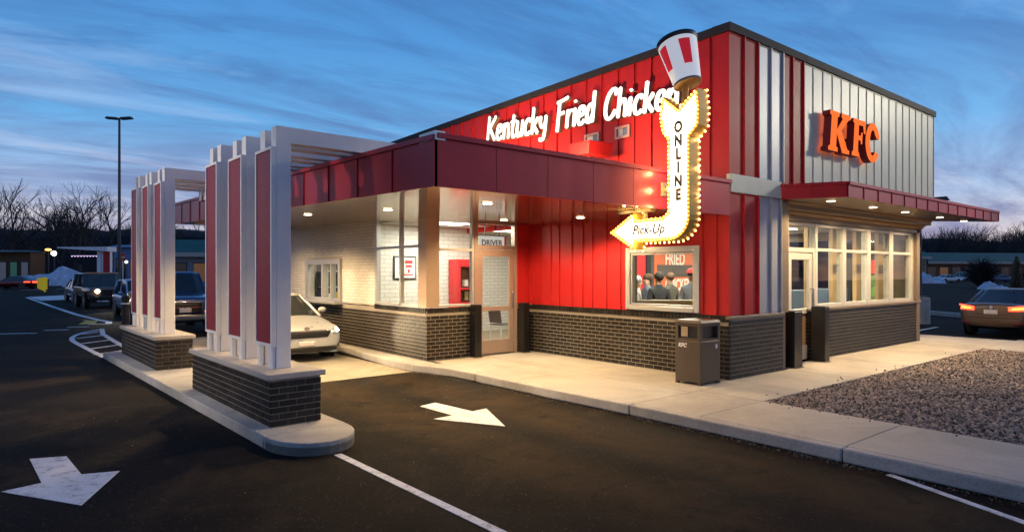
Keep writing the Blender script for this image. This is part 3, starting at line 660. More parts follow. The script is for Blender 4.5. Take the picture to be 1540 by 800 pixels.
# windows and flood lamp on the canopy roof
for y0, y1, z0, z1 in ((2.907, 3.318, 4.31, 4.62), (2.108, 2.48, 4.39, 4.63)):
    fr = MB().box(-.05, -.001, y0, y1, z1 - .045, z1).box(-.05, -.001, y0, y1, z0, z0 + .045).box(-.05, -.001, y0, y0 + .045, z0 + .045, z1 - .045).box(-.05, -.001, y1 - .045, y1, z0 + .045, z1 - .045)
    fr = fr.build('window_frame', mat('pink_frame', (.55, .30, .25), .5), B)
    MB().box(-.02, -.001, y0 + .045, y1 - .045, z0 + .045, z1 - .045).build('pane', mat('upper_pane', (.16, .2, .28), .05, spec=.8), fr)
    MB().box(-.024, -.02, y0 + .19, y1 - .05, z0 + .05, z1 - .05).build('notice', mat('paper', (.6, .58, .55), .7), fr)
fl = part(MB().tube([(-.75, 2.5, SOF(2.5) + .46), (-.75, 2.5, 4.0)], .05, 8).box(-.95, -.55, 2.35, 2.65, SOF(2.5) + .45, SOF(2.5) + .52), 'lamp_stand', M_RED)
MB().hexa([(-1.02, 2.25, 3.98), (-.42, 2.25, 3.98), (-.42, 2.75, 3.98), (-1.02, 2.75, 3.98), (-1.02, 2.22, 4.22), (-.36, 2.22, 4.24), (-.36, 2.78, 4.24), (-1.02, 2.78, 4.22)]).build('lamp_head', M_RED, fl, bevel=.01)
MB().box(-.98, -.44, 2.782, 2.79, 4.01, 4.19).build('lens', emat('flood_glow', (1, .62, .3), 4), fl)
area((-1.6, 5.0, 3.75), (0, 5.6, 4.9), 130, .5, .2, (1, .62, .30))
area((-1.6, 2.2, 3.75), (0, 2.6, 4.9), 80, .5, .2, (1, .62, .30))
# ------------------------------------------------------------------ gateway screens beside the drive lane
M_CAP = mat('cap_stone', (.40, .37, .34), .8, var=.15, vscale=30, bump=.3, bscale=50)
def perf_mat():
    m = mat('perforated_red', (.42, .016, .022), .45)
    n = m.node_tree.nodes; l = m.node_tree.links; b = n['Principled BSDF']
    t = n.new('ShaderNodeTexCoord'); mp = n.new('ShaderNodeMapping'); l.new(t.outputs['Object'], mp.inputs[0])
    mp.inputs['Rotation'].default_value = (0, pi / 2, pi / 2); mp.inputs['Location'].default_value = (0, 0, 0)
    sp = n.new('ShaderNodeSeparateXYZ'); l.new(t.outputs['Object'], sp.inputs[0]); cb = n.new('ShaderNodeCombineXYZ')
    l.new(sp.outputs[1], cb.inputs[0]); l.new(sp.outputs[2], cb.inputs[1])
    br = n.new('ShaderNodeTexBrick'); l.new(cb.outputs[0], br.inputs['Vector']); br.inputs['Scale'].default_value = 1
    br.inputs['Brick Width'].default_value = .075; br.inputs['Row Height'].default_value = .03; br.inputs['Mortar Size'].default_value = .007
    br.inputs['Color1'].default_value = (.15, .008, .012, 1); br.inputs['Color2'].default_value = (.11, .006, .010, 1); br.inputs['Mortar'].default_value = (.30, .025, .03, 1)
    l.new(br.outputs[0], b.inputs['Base Color']); bp = n.new('ShaderNodeBump'); bp.inputs['Strength'].default_value = .6; bp.inputs['Distance'].default_value = .006
    l.new(br.outputs['Fac'], bp.inputs['Height']); l.new(bp.outputs[0], b.inputs['Normal']); return m
M_PERF = perf_mat()
def gateway(loc, rz, label, length, ztop, slope, arm_end):
    t = thing('gateway_screen', label, 'gateway', loc, rz, 'striped gateway screens along the drive lane')
    wd = .60
    MB().box(.002, wd - .002, .002, length - .002, 0, .555).build('planter_core', M_MORT, t)
    bk = Bricks('brick', M_BRICK)
    bk.wall((0, length), -pi / 2, length, 0, .553); bk.wall((0, 0), 0, wd, 0, .553); bk.wall((wd, 0), pi / 2, length, 0, .553); bk.wall((wd, length), pi, wd, 0, .553)
    bk.emit(t, limit=300, camp=Matrix.Translation(loc).to_4x4().inverted() @ CAM)
    for k in range(2): MB().box(-.05, wd + .05, -.05 + k * (length + .1) / 2, -.05 + (k + 1) * (length + .1) / 2 - .004, .556, .622).build('cap_stone', M_CAP, t, bevel=.008)
    px0, px1 = .215, .40
    for gi in range(3):
        y0 = .40 + gi * 1.10
        for j, (a, b) in enumerate(((0, .17), (.38, .55))):
            ya, yb = y0 + a, y0 + b; zt = ztop + slope * ya - .012 * j
            ex = arm_end + .02 * ya
            q = MB().prism([(px0, .622), (px1, .622), (px1, zt - .20), (ex, zt - .20), (ex, zt), (px0, zt)], on_y, ya, yb)
            q.box(ex - .72, ex - .50, ya + .004, yb - .004, zt - .20 - .22, zt - .20)
            q.build('portal', M_WHITE, t, bevel=.006)
        # red perforated panel in a white frame on short stand-off legs
        ya, yb, z0, z1 = y0 - .004, y0 + .56, .885, ztop - .26 + slope * y0
        f = MB().box(px0 - .062, px0 - .003, ya, ya + .03, z0, z1).box(px0 - .062, px0 - .003, yb - .03, yb, z0, z1).box(px0 - .062, px0 - .003, ya + .03, yb - .03, z1 - .035, z1).box(px0 - .062, px0 - .003, ya + .03, yb - .03, z0, z0 + .035)
        f.build('panel_frame', M_WHITE, t)
        MB().box(px0 - .050, px0 - .010, ya + .03, yb - .03, z0 + .035, z1 - .035).build('screen_panel', M_PERF, t)
        for y in (y0 + .01, y0 + .39): MB().box(px0 - .055, px0 - .004, y, y + .10, .622, z0 - .0).build('panel_leg', M_WHITE, t)
    return t
gateway((-7.0, 1.49, 0), radians(2.1), 'nearest gateway of three red mesh panels and white posts on a dark brick planter', 3.25, 3.575, .045, 2.27)
gateway((-7.215, 7.12, 0), radians(2.1), 'farther gateway of red mesh panels and white posts on a planter beside the black bollard', 3.25, 3.76, .045, 2.2)
# ------------------------------------------------------------------ script lettering on the red wall
M_LITW = mat('lit_white', (.7, .7, .68), .5, emit=(1, .95, .88), estr=1.25)
M_RETURN = mat('letter_return', (.20, .15, .11), .5)
GL = {
 'K': (.54, [[(.08, 1.02), (.05, -.06)], [(.48, .98), (.28, .70), (.12, .46)], [(.17, .52), (.34, .26), (.50, .02)]]),
 'e': (.41, [[(.10, .28), (.27, .33), (.34, .44), (.28, .58), (.16, .58), (.08, .40), (.08, .18), (.17, .02), (.30, .04), (.37, .12)]]),
 'n': (.43, [[(.08, .60), (.08, .0)], [(.08, .40), (.19, .57), (.30, .54), (.34, .36), (.345, .0)]]),
 't': (.33, [[(.16, .88), (.14, .5), (.13, .14), (.20, .01), (.30, .06)], [(.02, .61), (.30, .64)]]),
 'u': (.43, [[(.07, .60), (.065, .2), (.13, .02), (.24, .05), (.33, .22)], [(.34, .60), (.345, .0)]]),
 'c': (.38, [[(.34, .50), (.26, .60), (.14, .54), (.07, .32), (.11, .08), (.22, .01), (.34, .10)]]),
 'k': (.41, [[(.08, 1.0), (.08, .0)], [(.34, .58), (.22, .40), (.10, .28)], [(.15, .33), (.26, .16), (.38, .0)]]),
 'y': (.42, [[(.07, .60), (.08, .34), (.16, .20), (.27, .26), (.33, .36)], [(.34, .60), (.34, .1), (.30, -.20), (.20, -.30), (.08, -.24)]]),
 'F': (.50, [[(.13, .98), (.11, -.06)], [(.0, .95), (.28, .99), (.54, 1.05)], [(.13, .52), (.40, .56)]]),
 'r': (.34, [[(.08, .60), (.08, .0)], [(.08, .38), (.17, .54), (.31, .56)]]),
 'i': (.19, [[(.08, .60), (.085, .0)], [(.08, .82), (.085, .86)]]),
 'd': (.44, [[(.33, .52), (.22, .60), (.11, .50), (.07, .26), (.13, .04), (.24, .05), (.33, .24)], [(.345, 1.0), (.35, .0)]]),
 'C': (.52, [[(.45, .80), (.41, .97), (.29, 1.0), (.15, .82), (.07, .5), (.09, .16), (.21, .0), (.36, .08), (.47, .26)]]),
 'h': (.43, [[(.08, 1.0), (.08, .0)], [(.08, .40), (.19, .57), (.30, .54), (.34, .36), (.345, .0)]]),
}
sg = thing('wall_lettering', 'white glowing script lettering spelling the three-word restaurant name on the red wall', 'sign', (-.1, 3.6, 4.7), world=True)
def script(word, ya, yb, za, zb, capa, hw):
    tot = sum(GL[c][0] for c in word); sy = (ya - yb) / tot; u = 0
    for ch in word:
        adv, strokes = GL[ch]; m = MB()
        for si, st in enumerate(strokes):
            pts = catmull([(p[0], p[1], 0) for p in st], 5); pts = [Vector((p.x, p.y)) for p in pts]
            W2 = hw / capa
            asp = capa / sy
            l, r = [], []
            real = [Vector((p.x * sy + .13 * p.y * capa - .03, p.y * capa)) for p in pts]
            for i, p in enumerate(real):
                d = (real[min(i + 1, len(real) - 1)] - real[max(i - 1, 0)]).normalized(); nn = Vector((-d.y, d.x)); w = hw * (1.22 if abs(d.y) > .75 else .82 + .4 * abs(d.y))
                l.append(p + nn * w); r.append(p - nn * w)
            d0 = (real[0] - real[1]).normalized(); d1 = (real[-1] - real[-2]).normalized()
            x0, x1 = -.115 - .0015 * si, -.02
            def tp(q, x): return (x, ya - (u * sy + q.x), za + (zb - za) * ((u * sy + q.x) / (ya - yb)) + q.y)
            ring = [real[0] + d0 * hw * .6] + l + [real[-1] + d1 * hw * .6] + r[::-1]
            n = len(l); o = len(m.v)
            fr = [tp(q, x0) for q in ring]; bk = [tp(q, x1) for q in ring]
            m.v += fr + bk; T = len(ring)
            fs = []
            for i in range(n - 1): fs.append((1 + i, 2 + i, T - 1 - i - 1, T - 1 - i))
            fs.append((0, 1, T - 1)); fs.append((n, n + 1, n + 2))
            m.f += [tuple(o + k for k in f) for f in fs]; m.m += [0] * len(fs)
            for i in range(T): j = (i + 1) % T; m.f.append((o + i, o + j, o + T + j, o + T + i)); m.m.append(1)
        m.build('letter', [M_LITW, M_RETURN], sg, fix=False); u += adv
script('Kentucky', 6.58, 4.38, 5.00, 4.87, .58, .041)
script('Fried', 4.10, 2.94, 4.85, 4.83, .60, .043)
script('Chicken', 2.70, .90, 4.81, 4.71, .56, .041)
MB().box(-.02, -.006, .9, 2.7, 4.90, 4.93).box(-.02, -.006, 4.3, 6.5, 5.06, 5.09).box(-.02, -.006, 2.9, 4.2, 4.98, 5.01).build('mounting_rail', M_RED, sg)
# ------------------------------------------------------------------ three letters on the cream face
M_LITR = mat('lit_orange_red', (.10, .010, .003), .9, emit=(1.0, .17, .03), estr=1.10, spec=.05)
M_REDRET = mat('red_letter_return', (.30, .02, .02), .5)
KP = [(0, 0), (0, .10), (.08, .13), (.08, .87), (0, .90), (0, 1), (.44, 1), (.44, .90), (.36, .87), (.36, .56), (.60, .86), (.54, .90), (.54, 1), (.98, 1), (.98, .90), (.88, .87), (.58, .56), (.90, .12), (1.0, .10), (1.0, 0), (.66, 0), (.36, .46), (.36, .13), (.44, .10), (.44, 0)]
FP = [(0, 0), (0, .10), (.10, .13), (.10, .87), (0, .90), (0, 1), (1.0, 1), (1.0, .66), (.88, .66), (.80, .86), (.46, .86), (.46, .58), (.64, .58), (.68, .68), (.78, .68), (.78, .36), (.68, .36), (.64, .45), (.46, .45), (.46, .13), (.58, .10), (.58, 0)]
CP = [(.5 + .5 * cos(t), .5 + .52 * sin(t)) for t in [radians(a) for a in range(30, 331, 12)]] + [(.5 + .20 * cos(t), .5 + .34 * sin(t)) for t in [radians(a) for a in range(318, 41, -12)]] + [(.78, .64), (.95, .64)]
sg2 = thing('letter_sign', 'three large orange lit slab letters mounted on the cream ribbed facade', 'sign', (4.3, -.1, 4.15), world=True)
for pl, x0, x1, z0, z1, lean in ((KP, 3.06, 3.97, 4.17, 4.96, .10), (FP, 4.09, 4.68, 4.18, 4.95, .09), (CP, 4.72, 5.44, 4.15, 4.96, .05)):
    q = [(x0 + (x1 - x0) * a + lean * b, z0 + (z1 - z0) * b) for a, b in pl]
    MB().prism(q, on_y, -.21, -.06, 0, 1).build('letter', [M_LITR, M_REDRET], sg2)
MB().box(3.2, 5.3, -.06, -.04, 4.48, 4.54).build('mounting_rail', M_REDRET, sg2)
# ------------------------------------------------------------------ arrow marquee with bucket
M_SFACE = emat('sign_face_glow', (1, .86, .60), 4.0)
M_CAB = mat('cabinet_yellow_bronze', (.42, .26, .05), .4, metal=.3, var=.08)
M_BULB = emat('bulb_glow', (1, .42, .045), 14)
M_BULB2 = emat('bulb_glow_side', (1, .60, .16), 7)
M_INK = mat('sign_ink', (.10, .075, .05), .6)
ar = thing('arrow_sign', 'tall glowing arrow marquee edged with yellow bulbs and topped by a tilted bucket', 'sign', (-1.78, -.3, 2.2), world=True)
cen = (-.23, 2.60); arcp = [(cen[0] - .345 * cos(t), cen[1] - .345 * sin(t)) for t in [pi / 2 * k / 8 for k in range(9)]]
OUT = [(.92, 2.42), (.43, 2.70), (.40, 2.595), (-.10, 2.595), (-.205, 2.67), (-.205, 3.70), (-.10, 3.84), (-.06, 4.05), (-.10, 4.36), (-.385, 4.12), (-.70, 4.36), (-.735, 4.08), (-.72, 3.84), (-.575, 3.70)] + arcp + [(.40, 2.255), (.43, 2.14)]
XF, XB = -1.90, -1.66
MB().prism(OUT, on_x, XF + .012, XB).build('cabinet', M_CAB, ar, bevel=.004)
ctr = Vector((-.3, 3.0))
def inset(poly, d):
    P = [Vector(p) for p in poly]; n = len(P); res = []
    area_ = sum(P[i].x * P[(i + 1) % n].y - P[(i + 1) % n].x * P[i].y for i in range(n)); sgn = 1 if area_ > 0 else -1
    for i in range(n):
        e1 = (P[i] - P[i - 1]).normalized(); e2 = (P[(i + 1) % n] - P[i]).normalized()
        n1 = Vector((-e1.y, e1.x)) * sgn; n2 = Vector((-e2.y, e2.x)) * sgn; b = (n1 + n2)
        b = b / max(b.length_squared / 2, .5); res.append(tuple(P[i] + b * d))
    return res
MB().prism(inset(OUT, .050), on_x, XF + .004, XF + .0115).build('sign_face', M_SFACE, ar)
MB().prism(inset(OUT, .050), on_x, XB + .0005, XB + .008).build('sign_face', M_SFACE, ar)
def walk(poly, step):
    P = [Vector(p) for p in poly]; P.append(P[0]); tot = sum((b - a).length for a, b in zip(P, P[1:])); n = int(tot / step); res = []
    for k in range(n):
        s_ = k * tot / n; acc = 0
        for a, b in zip(P, P[1:]):
            d = (b - a).length
            if acc + d >= s_: res.append(tuple(a + (b - a) * ((s_ - acc) / d))); break
            acc += d
    return res
bulb = MB().ball((0, 0, 0), .015, 8, 5).mesh('bulb', M_BULB, True); bulb2 = MB().ball((0, 0, 0), .016, 8, 5).mesh('bulb', M_BULB2, True)
off = -ar.location
for y, z in walk(inset(OUT, .022), .058): inst(bulb, 'bulb', ar, Vector((XF - .008, y, z)) + off)
for y, z in walk(inset(OUT, -.016), .085): inst(bulb2, 'bulb', ar, Vector((XB - .018, y, z)) + off)
for i, ch in enumerate('ONLINE'):
    place_text(text_mesh(ch, .215, .003, 0, .012, .80), 'letter', M_INK, ar, (XF, -.39, 3.86 - i * .193), 'x')
me = text_mesh('Pick-Up', .20, .003, .25, .004, .95)
place_text(me, 'lettering', M_INK, ar, (XF + .0, .155, 2.43), 'x')
# brackets to the canopy front and soffit
MB().tube([(-1.78, -.04, 3.02), (-1.78, -.30, 3.02)], .035, 8).box(-1.84, -1.72, -.055, -.032, 2.92, 3.12).build('bracket', M_BRONZE, ar)
MB().box(-1.84, -1.72, .16, .80, 2.71, 2.755).tube([(-1.78, .30, 2.71), (-1.78, .30, 2.55)], .03, 8).build('bracket', M_BRONZE, ar)
# bucket: white paper tub with red bars, tilted back towards the canopy
T = Matrix.Translation((-1.78, -.46, 4.49)) @ Matrix.Rotation(radians(-16), 4, 'X')
M_BUCK = mat('bucket_paper', (.80, .80, .80), .5, emit=(1, 1, 1), estr=.35)
M_BRED = mat('bucket_red', (.62, .012, .02), .5, emit=(1, .02, .03), estr=.30)
def bk_r(h): return .195 + (.285 - .195) * h / .66
bt = MB().lathe([(.18, 0), (.195, .0), (.285, .66), (.275, .66), (.18, .02)], (0, 0, 0), 'z', 40).xf(T).build('bucket', M_BUCK, ar, smooth=False)
MB().lathe([(bk_r(.64) + .003, .62), (bk_r(.64) + .016, .655), (bk_r(.64) + .010, .685), (.25, .688)], (0, 0, 0), 'z', 40).xf(T).build('rim', M_BLACK, bt, smooth=False)
MB().lathe([(.17, -.02), (.198, -.018), (.199, .012), (.16, .012)], (0, 0, 0), 'z', 40).xf(T).build('base', M_BRONZE, bt)
for a0 in (234, 158, 310, 22, 90):
    q = MB(); n = 8
    for k in range(n):
        for (t0, t1) in ((k / n, (k + 1) / n),):
            v = []
            for h, wdt in ((.20, 30), (.56, 36)):
                for t in (t0, t1):
                    a = radians(a0 + (t - .5) * wdt); r = bk_r(h) + .004; v.append((r * cos(a), r * sin(a), h))
            q.add([v[0], v[1], v[3], v[2]], [(0, 1, 2, 3)])
    q.xf(T).build('red_bar', M_BRED, bt)
MB().tube([(-1.78, -.40, 4.14), (-1.78, -.44, 4.50)], .045, 10).box(-1.86, -1.70, -.50, -.30, 4.10, 4.15).build('pole', M_CAB, ar)
for z in (2.75, 3.0, 3.25, 3.5, 3.8, 4.1): point((-1.93, -.165, z), 6.5, (1, .62, .22), .02)
for z in (2.9, 3.3, 3.7, 4.1): point((-1.60, -.60, z), 4.5, (1, .62, .22), .02)
for y in (.1, .35, .6): point((-1.93, y, 2.20), 4.5, (1, .62, .22), .02); point((-1.93, y, 2.66), 4.5, (1, .62, .22), .02)
# ------------------------------------------------------------------ litter bin
M_BIN = mat('bin_brown', (.085, .066, .05), .42, metal=.3, var=.06, bump=.05, bscale=30)
tb = thing('litter_bin', 'brown square metal litter bin standing against the dark brick wall corner', 'bin', (-.56, .22, 0), radians(0))
bw, bd, bh = .27, .24, 1.02
MB().box(-bw - .002, bw + .002, -bd - .002, bd + .002, .035, .70).build('body', M_BIN, tb, bevel=.012)
MB().box(-bw, -bw + .06, -bd, -bd + .06, 0, .98).box(bw - .06, bw, -bd, -bd + .06, 0, .98).box(-bw, -bw + .06, bd - .06, bd, 0, .98).box(bw - .06, bw, bd - .06, bd, 0, .98).build('corner_post', M_BIN, tb, bevel=.006)
MB().box(-bw + .06, bw - .06, -bd + .005, -bd + .03, .702, .735).box(-bw + .06, bw - .06, -bd + .005, -bd + .03, .93, .98).box(-bw + .005, -bw + .03, -bd + .06, bd - .06, .702, .74).box(-bw + .005, -bw + .03, -bd + .06, bd - .06, .93, .98).build('opening_frame', M_BIN, tb)
MB().box(-bw + .05, bw - .05, -bd + .06, bd - .05, .71, .95).build('dark_liner', M_BLACK, tb)
MB().box(-bw + .031, -bw + .034, bd - .22, bd - .09, .76, .92).build('inner_panel', mat('bin_tan', (.4, .3, .18), .6), tb)
MB().hexa([(-bw - .012, -bd - .012, .98), (bw + .012, -bd - .012, .98), (bw + .012, bd + .012, .98), (-bw - .012, bd + .012, .98), (-bw + .01, -bd + .01, 1.03), (bw - .01, -bd + .01, 1.03), (bw - .01, bd - .01, 1.03), (-bw + .01, bd - .01, 1.03)]).build('lid', M_BIN, tb, bevel=.008)
M_STK = mat('sticker_white', (.75, .75, .75), .5)
me = text_mesh('KFC', .085, .001, .2, .004, 1.0); place_text(me, 'lettering', M_STK, tb, (-bw - .004, .10, .62), 'x')
MB().prism([(.16 + .025 * cos(t), .60 + .04 * sin(t)) for t in [2 * pi * k / 12 for k in range(12)]], on_y, -bd - .006, -bd - .003).build('sticker', M_STK, tb)
# ------------------------------------------------------------------ black guard posts at the doors
M_GUARD = mat('guard_black', (.008, .008, .009), .3, var=.1)
def guard(x, y, w, d, h, label, grp='black door guards'):
    t = thing('door_guard', label, 'bollard', (x, y, 0), 0, grp)
    MB().box(-w / 2, w / 2, -d / 2, d / 2, .012, h).build('post', M_GUARD, t, bevel=.012)
    MB().box(-w / 2 - .02, w / 2 + .02, -d / 2 - .02, d / 2 + .02, 0, .012).build('base_plate', M_BRONZE, t)
    MB().box(-w / 2 + .01, w / 2 - .01, -d / 2 + .01, d / 2 - .01, h, h + .012).build('cap', M_BLACK, t)
guard(2.23, .05, .30, .20, 1.06, 'black square guard post left of the cream-side entrance door, nearest the bin')
guard(3.44, .12, .20, .28, 1.10, 'black square guard post in front of the brick sill, right of the glazed entrance door')
guard(-1.60, 4.98, .17, .20, 1.10, 'black guard post at the left jamb of the corner vestibule door')
guard(-.27, 4.99, .17, .20, 1.10, 'black guard post between the vestibule door and the red wall')
bo = thing('bollard', 'thin black bollard with banded cap at the far end of the lane island', 'bollard', (-7.25, 10.55, 0))
MB().lathe([(.075, 0), (.075, 1.02), (.09, 1.02), (.09, 1.10), (.075, 1.10), (.075, 1.17), (.09, 1.17), (.09, 1.24), (.05, 1.29)], (0, 0, 0), 'z', 14).build('post', M_GUARD, bo)
MB().lathe([(.092, 0), (.092, .03)], (0, 0, 1.08), 'z', 14).build('band', M_ALU, bo)
# ------------------------------------------------------------------ inside the restaurant
def wallbrick(name, c1, mort):
    m = mat(name, c1, .6); n = m.node_tree.nodes; l = m.node_tree.links; b = n['Principled BSDF']
    g = n.new('ShaderNodeNewGeometry'); sp = n.new('ShaderNodeSeparateXYZ'); l.new(g.outputs['Position'], sp.inputs[0])
    ad = n.new('ShaderNodeMath'); ad.operation = 'ADD'; l.new(sp.outputs[0], ad.inputs[0]); l.new(sp.outputs[1], ad.inputs[1])
    cb = n.new('ShaderNodeCombineXYZ'); l.new(ad.outputs[0], cb.inputs[0]); l.new(sp.outputs[2], cb.inputs[1])
    br = n.new('ShaderNodeTexBrick'); l.new(cb.outputs[0], br.inputs['Vector']); br.inputs['Scale'].default_value = 1
    br.inputs['Brick Width'].default_value = .3; br.inputs['Row Height'].default_value = .1; br.inputs['Mortar Size'].default_value = .008
    br.inputs['Color1'].default_value = (*c1, 1); br.inputs['Color2'].default_value = (c1[0] * .94, c1[1] * .94, c1[2] * .94, 1); br.inputs['Mortar'].default_value = (*mort, 1)
    l.new(br.outputs[0], b.inputs['Base Color']); return m
M_IWB = wallbrick('inner_white_brick', (.78, .75, .70), (.50, .47, .43))
M_FLOOR = mat('floor_tile', (.30, .22, .15), .35, var=.15, vscale=3)
M_CEIL = mat('ceiling_white', (.75, .73, .70), .8)
M_IWALL = mat('inner_wall_tan', (.55, .42, .26), .7, var=.06, vscale=3)
M_ORANGE = mat('poster_orange', (.72, .16, .05), .6)
M_CEILL = emat('ceiling_light_glow', (1, .93, .80), 6)
part(MB().box(.26, 9.1, .55, BLEN, -.02, .012).box(-2.58, .26, 5.24, BLEN, -.02, .012), 'floor', M_FLOOR)
part(MB().box(.26, 9.1, .56, BLEN, 2.93, 3.0).box(-2.58, .26, 5.24, BLEN, 2.925, 3.0), 'ceiling', M_CEIL)
part(MB().box(-2.58, .30, 7.62, 7.72, .012, 2.92), 'inner_wall', M_IWB)
part(MB().box(-2.57, 4.4, 12.6, 12.7, .012, 2.92), 'inner_wall', M_IWALL)
part(MB().box(.30, 3.2, 9.6, 9.7, .012, 2.92), 'inner_wall', M_IWB)
part(MB().box(3.8, 7.6, 5.22, 5.32, .012, 2.92), 'inner_wall', mat('inner_dark_wall', (.10, .09, .08), .7))
part(MB().box(7.6, 9.08, 8.0, 8.1, .012, 2.92), 'inner_wall', M_IWALL)
def ceil_light(x, y, sx_, sy_, w):
    d = part(MB().box(x - sx_, x + sx_, y - sy_, y + sy_, 2.905, 2.924), 'ceiling_light', M_CEILL); area((x, y, 2.89), (x, y, 0), w * 1.6, sx_ * 2, sy_ * 2, (1, .90, .72))
ceil_light(-1.4, 6.4, .5, .3, 70); ceil_light(1.8, 2.4, .5, .3, 75); ceil_light(3.4, 3.8, .5, .3, 60); ceil_light(6.2, 2.6, .6, .3, 90); ceil_light(8.0, 4.6, .5, .3, 60); ceil_light(1.3, 7.6, .4, .3, 50); ceil_light(-1.4, 10.4, .5, .4, 60); ceil_light(4.4, 1.6, .4, .2, 40)
# vestibule fittings
ps = thing('framed_notice', 'black framed white notice with red lettering on the vestibule brick wall', 'picture', (-1.7, 7.6, 1.9), world=True)
MB().box(-2.14, -1.52, 7.59, 7.615, 1.62, 2.18).build('frame', M_BLACK, ps); MB().box(-2.105, -1.555, 7.584, 7.589, 1.655, 2.145).build('sheet', mat('paper_white', (.78, .76, .72), .6), ps)
M_RINK = mat('red_ink', (.5, .02, .02), .6)
MB().box(-1.84, -1.63, 7.580, 7.583, 2.00, 2.08).box(-1.82, -1.65, 7.580, 7.583, 1.91, 1.97).box(-1.88, -1.62, 7.580, 7.583, 1.72, 1.75).box(-1.76, -1.71, 7.580, 7.583, 1.78, 1.86).build('print', M_RINK, ps)
rk = thing('display_rack', 'tall red pick-up shelf unit with packets inside the corner vestibule', 'shelf', (-.28, 7.3, .012), 0)
M_SHELF = mat('shelf_red', (.55, .02, .025), .5)
MB().box(-.36, -.27, -.2, .2, 0, 2.1).box(.30, .36, -.2, .2, 0, 2.1).build('upright', M_SHELF, rk); MB().box(-.27, .30, -.2, .2, 1.92, 2.1).build('header', M_SHELF, rk)
for z in (.1, .55, 1.0, 1.35): MB().box(-.27, .30, -.2, .2, z, z + .04).build('shelf', M_SHELF, rk)
MB().box(-.27, .30, .16, .19, .14, 1.92).build('back_panel', mat('shelf_back', (.20, .18, .12), .6), rk)
for k in range(7):
    z = (.14, .59, 1.04, 1.39)[k % 4]; x = -.15 + .13 * (k // 2)
    tag(MB().box(x - .05, x + .05, 7.2, 7.32, z + .0525, z + .0525 + .16 + .03 * (k % 3)).xf(Matrix.Translation((-.28, 0, 0))).build('food_packet', mat('packet%d' % (k % 3), ((.6, .55, .5), (.08, .06, .05), (.25, .3, .1))[k % 3], .5)), ('%s packet on the %s shelf of the red vestibule rack, number %s from the left' % (('pale', 'dark brown', 'green')[k % 3], ('bottom', 'second', 'third', 'top')[k % 4], ('one', 'two', 'three', 'four')[k // 2])).replace(', number one from the left', ', at its left').replace(', number two from the left', ', left of its centre').replace(', number three from the left', ', right of its centre').replace(', number four from the left', ', at its right'), 'packet', 'packets on the red shelf')
hs = thing('hanging_sign', 'white hanging sign reading DRIVER above the vestibule door', 'sign', (-.95, 5.75, 2.3), world=True)
MB().box(-1.0, -.20, 5.72, 5.76, 2.30, 2.62).build('board', mat('board_white', (.8, .78, .76), .5, emit=(1, .95, .9), estr=.5), hs)
place_text(text_mesh('DRIVER', .19, .002, 0, .004, .95), 'lettering', mat('grey_ink', (.12, .11, .11), .6), hs, (-.62, 5.716, 2.46), 'y')
for x in (-.8, -.4): MB().tube([(x, 5.74, 2.62), (x, 5.74, 2.925)], .012, 6).build('hanger', M_BLACK, hs)
MB().box(-.26, -.205, 5.712, 5.7195, 2.30, 2.62).build('end_stripe', M_ORANGE, hs)
# dining room fittings seen through the glass
def chair(x, y, rz, label):
    t = thing('dining_chair', label, 'chair', (x, y, .012), rz, 'dark dining chairs')
    m = mat('chair_dark', (.06, .05, .05), .5)
    MB().box(-.2, .2, -.2, .2, .44, .47).build('seat', m, t, bevel=.01); MB().hexa([(-.2, .17, .50), (.2, .17, .50), (.2, .20, .50), (-.2, .20, .50), (-.2, .25, .92), (.2, .25, .92), (.2, .28, .92), (-.2, .28, .92)]).build('backrest', m, t)
    for a in (-.17, .17):
        for b in (-.17, .17): MB().tube([(a, b, .44), (a * 1.1, b * 1.15, 0)], .015, 6).build('leg', M_ALU, t)
def table(x, y, label):
    t = thing('dining_table', label, 'table', (x, y, .012), 0, 'small dining tables')
    MB().box(-.32, .32, -.32, .32, .72, .76).build('tabletop', M_FIN, t, bevel=.01); MB().tube([(0, 0, .02), (0, 0, .72)], .035, 8).build('pedestal', M_BLACK, t); MB().lathe([(.24, 0), (.22, .02)], (0, 0, 0), 'z', 14).build('foot', M_BLACK, t)
chair(.55, 6.9, radians(100), 'dark chair seen through the vestibule door glass')
table(4.6, 1.45, 'small wooden table behind the glazed window front'); chair(4.1, 1.5, radians(-90), 'dark chair at the table nearest the entrance door')
table(6.6, 1.45, 'small wooden table in the middle of the window front'); chair(7.2, 1.5, radians(90), 'dark chair right of the middle window table')
for x0, x1, m_, nm in ((3.9, 7.5, M_ORANGE, 'poster'),):
    pz = thing('wall_poster', 'large orange wall graphic with white lettering behind the customers', 'poster', (5.4, 5.2, 1.2), world=True)
    MB().box(4.58, 6.45, 5.20, 5.215, 1.15, 2.62).build('sheet', M_ORANGE, pz)
    wt = mat('poster_white', (.85, .80, .72), .6)
    place_text(text_mesh('FRIED', .52, .002, 0, .014, .68), 'lettering', wt, pz, (5.50, 5.195, 2.15), 'y')
    place_text(text_mesh('CHICKEN', .46, .002, 0, .014, .62), 'lettering', wt, pz, (5.66, 5.195, 1.42), 'y')
    MB().box(4.7, 6.3, 5.192, 5.198, 1.66, 2.0).build('dark_band', mat('poster_dark', (.10, .085, .07), .6), pz)
part(MB().box(3.80, 4.18, 5.17, 5.215, .02, 2.25), 'inner_door', M_SHELF)
part(MB().box(4.20, 4.40, 5.16, 5.215, .02, 2.45), 'door_surround', M_BLACK)
bt_ = thing('booth_divider', 'low wooden booth divider just inside the pick-up window', 'divider', (1.5, 2.4, .012), 0)
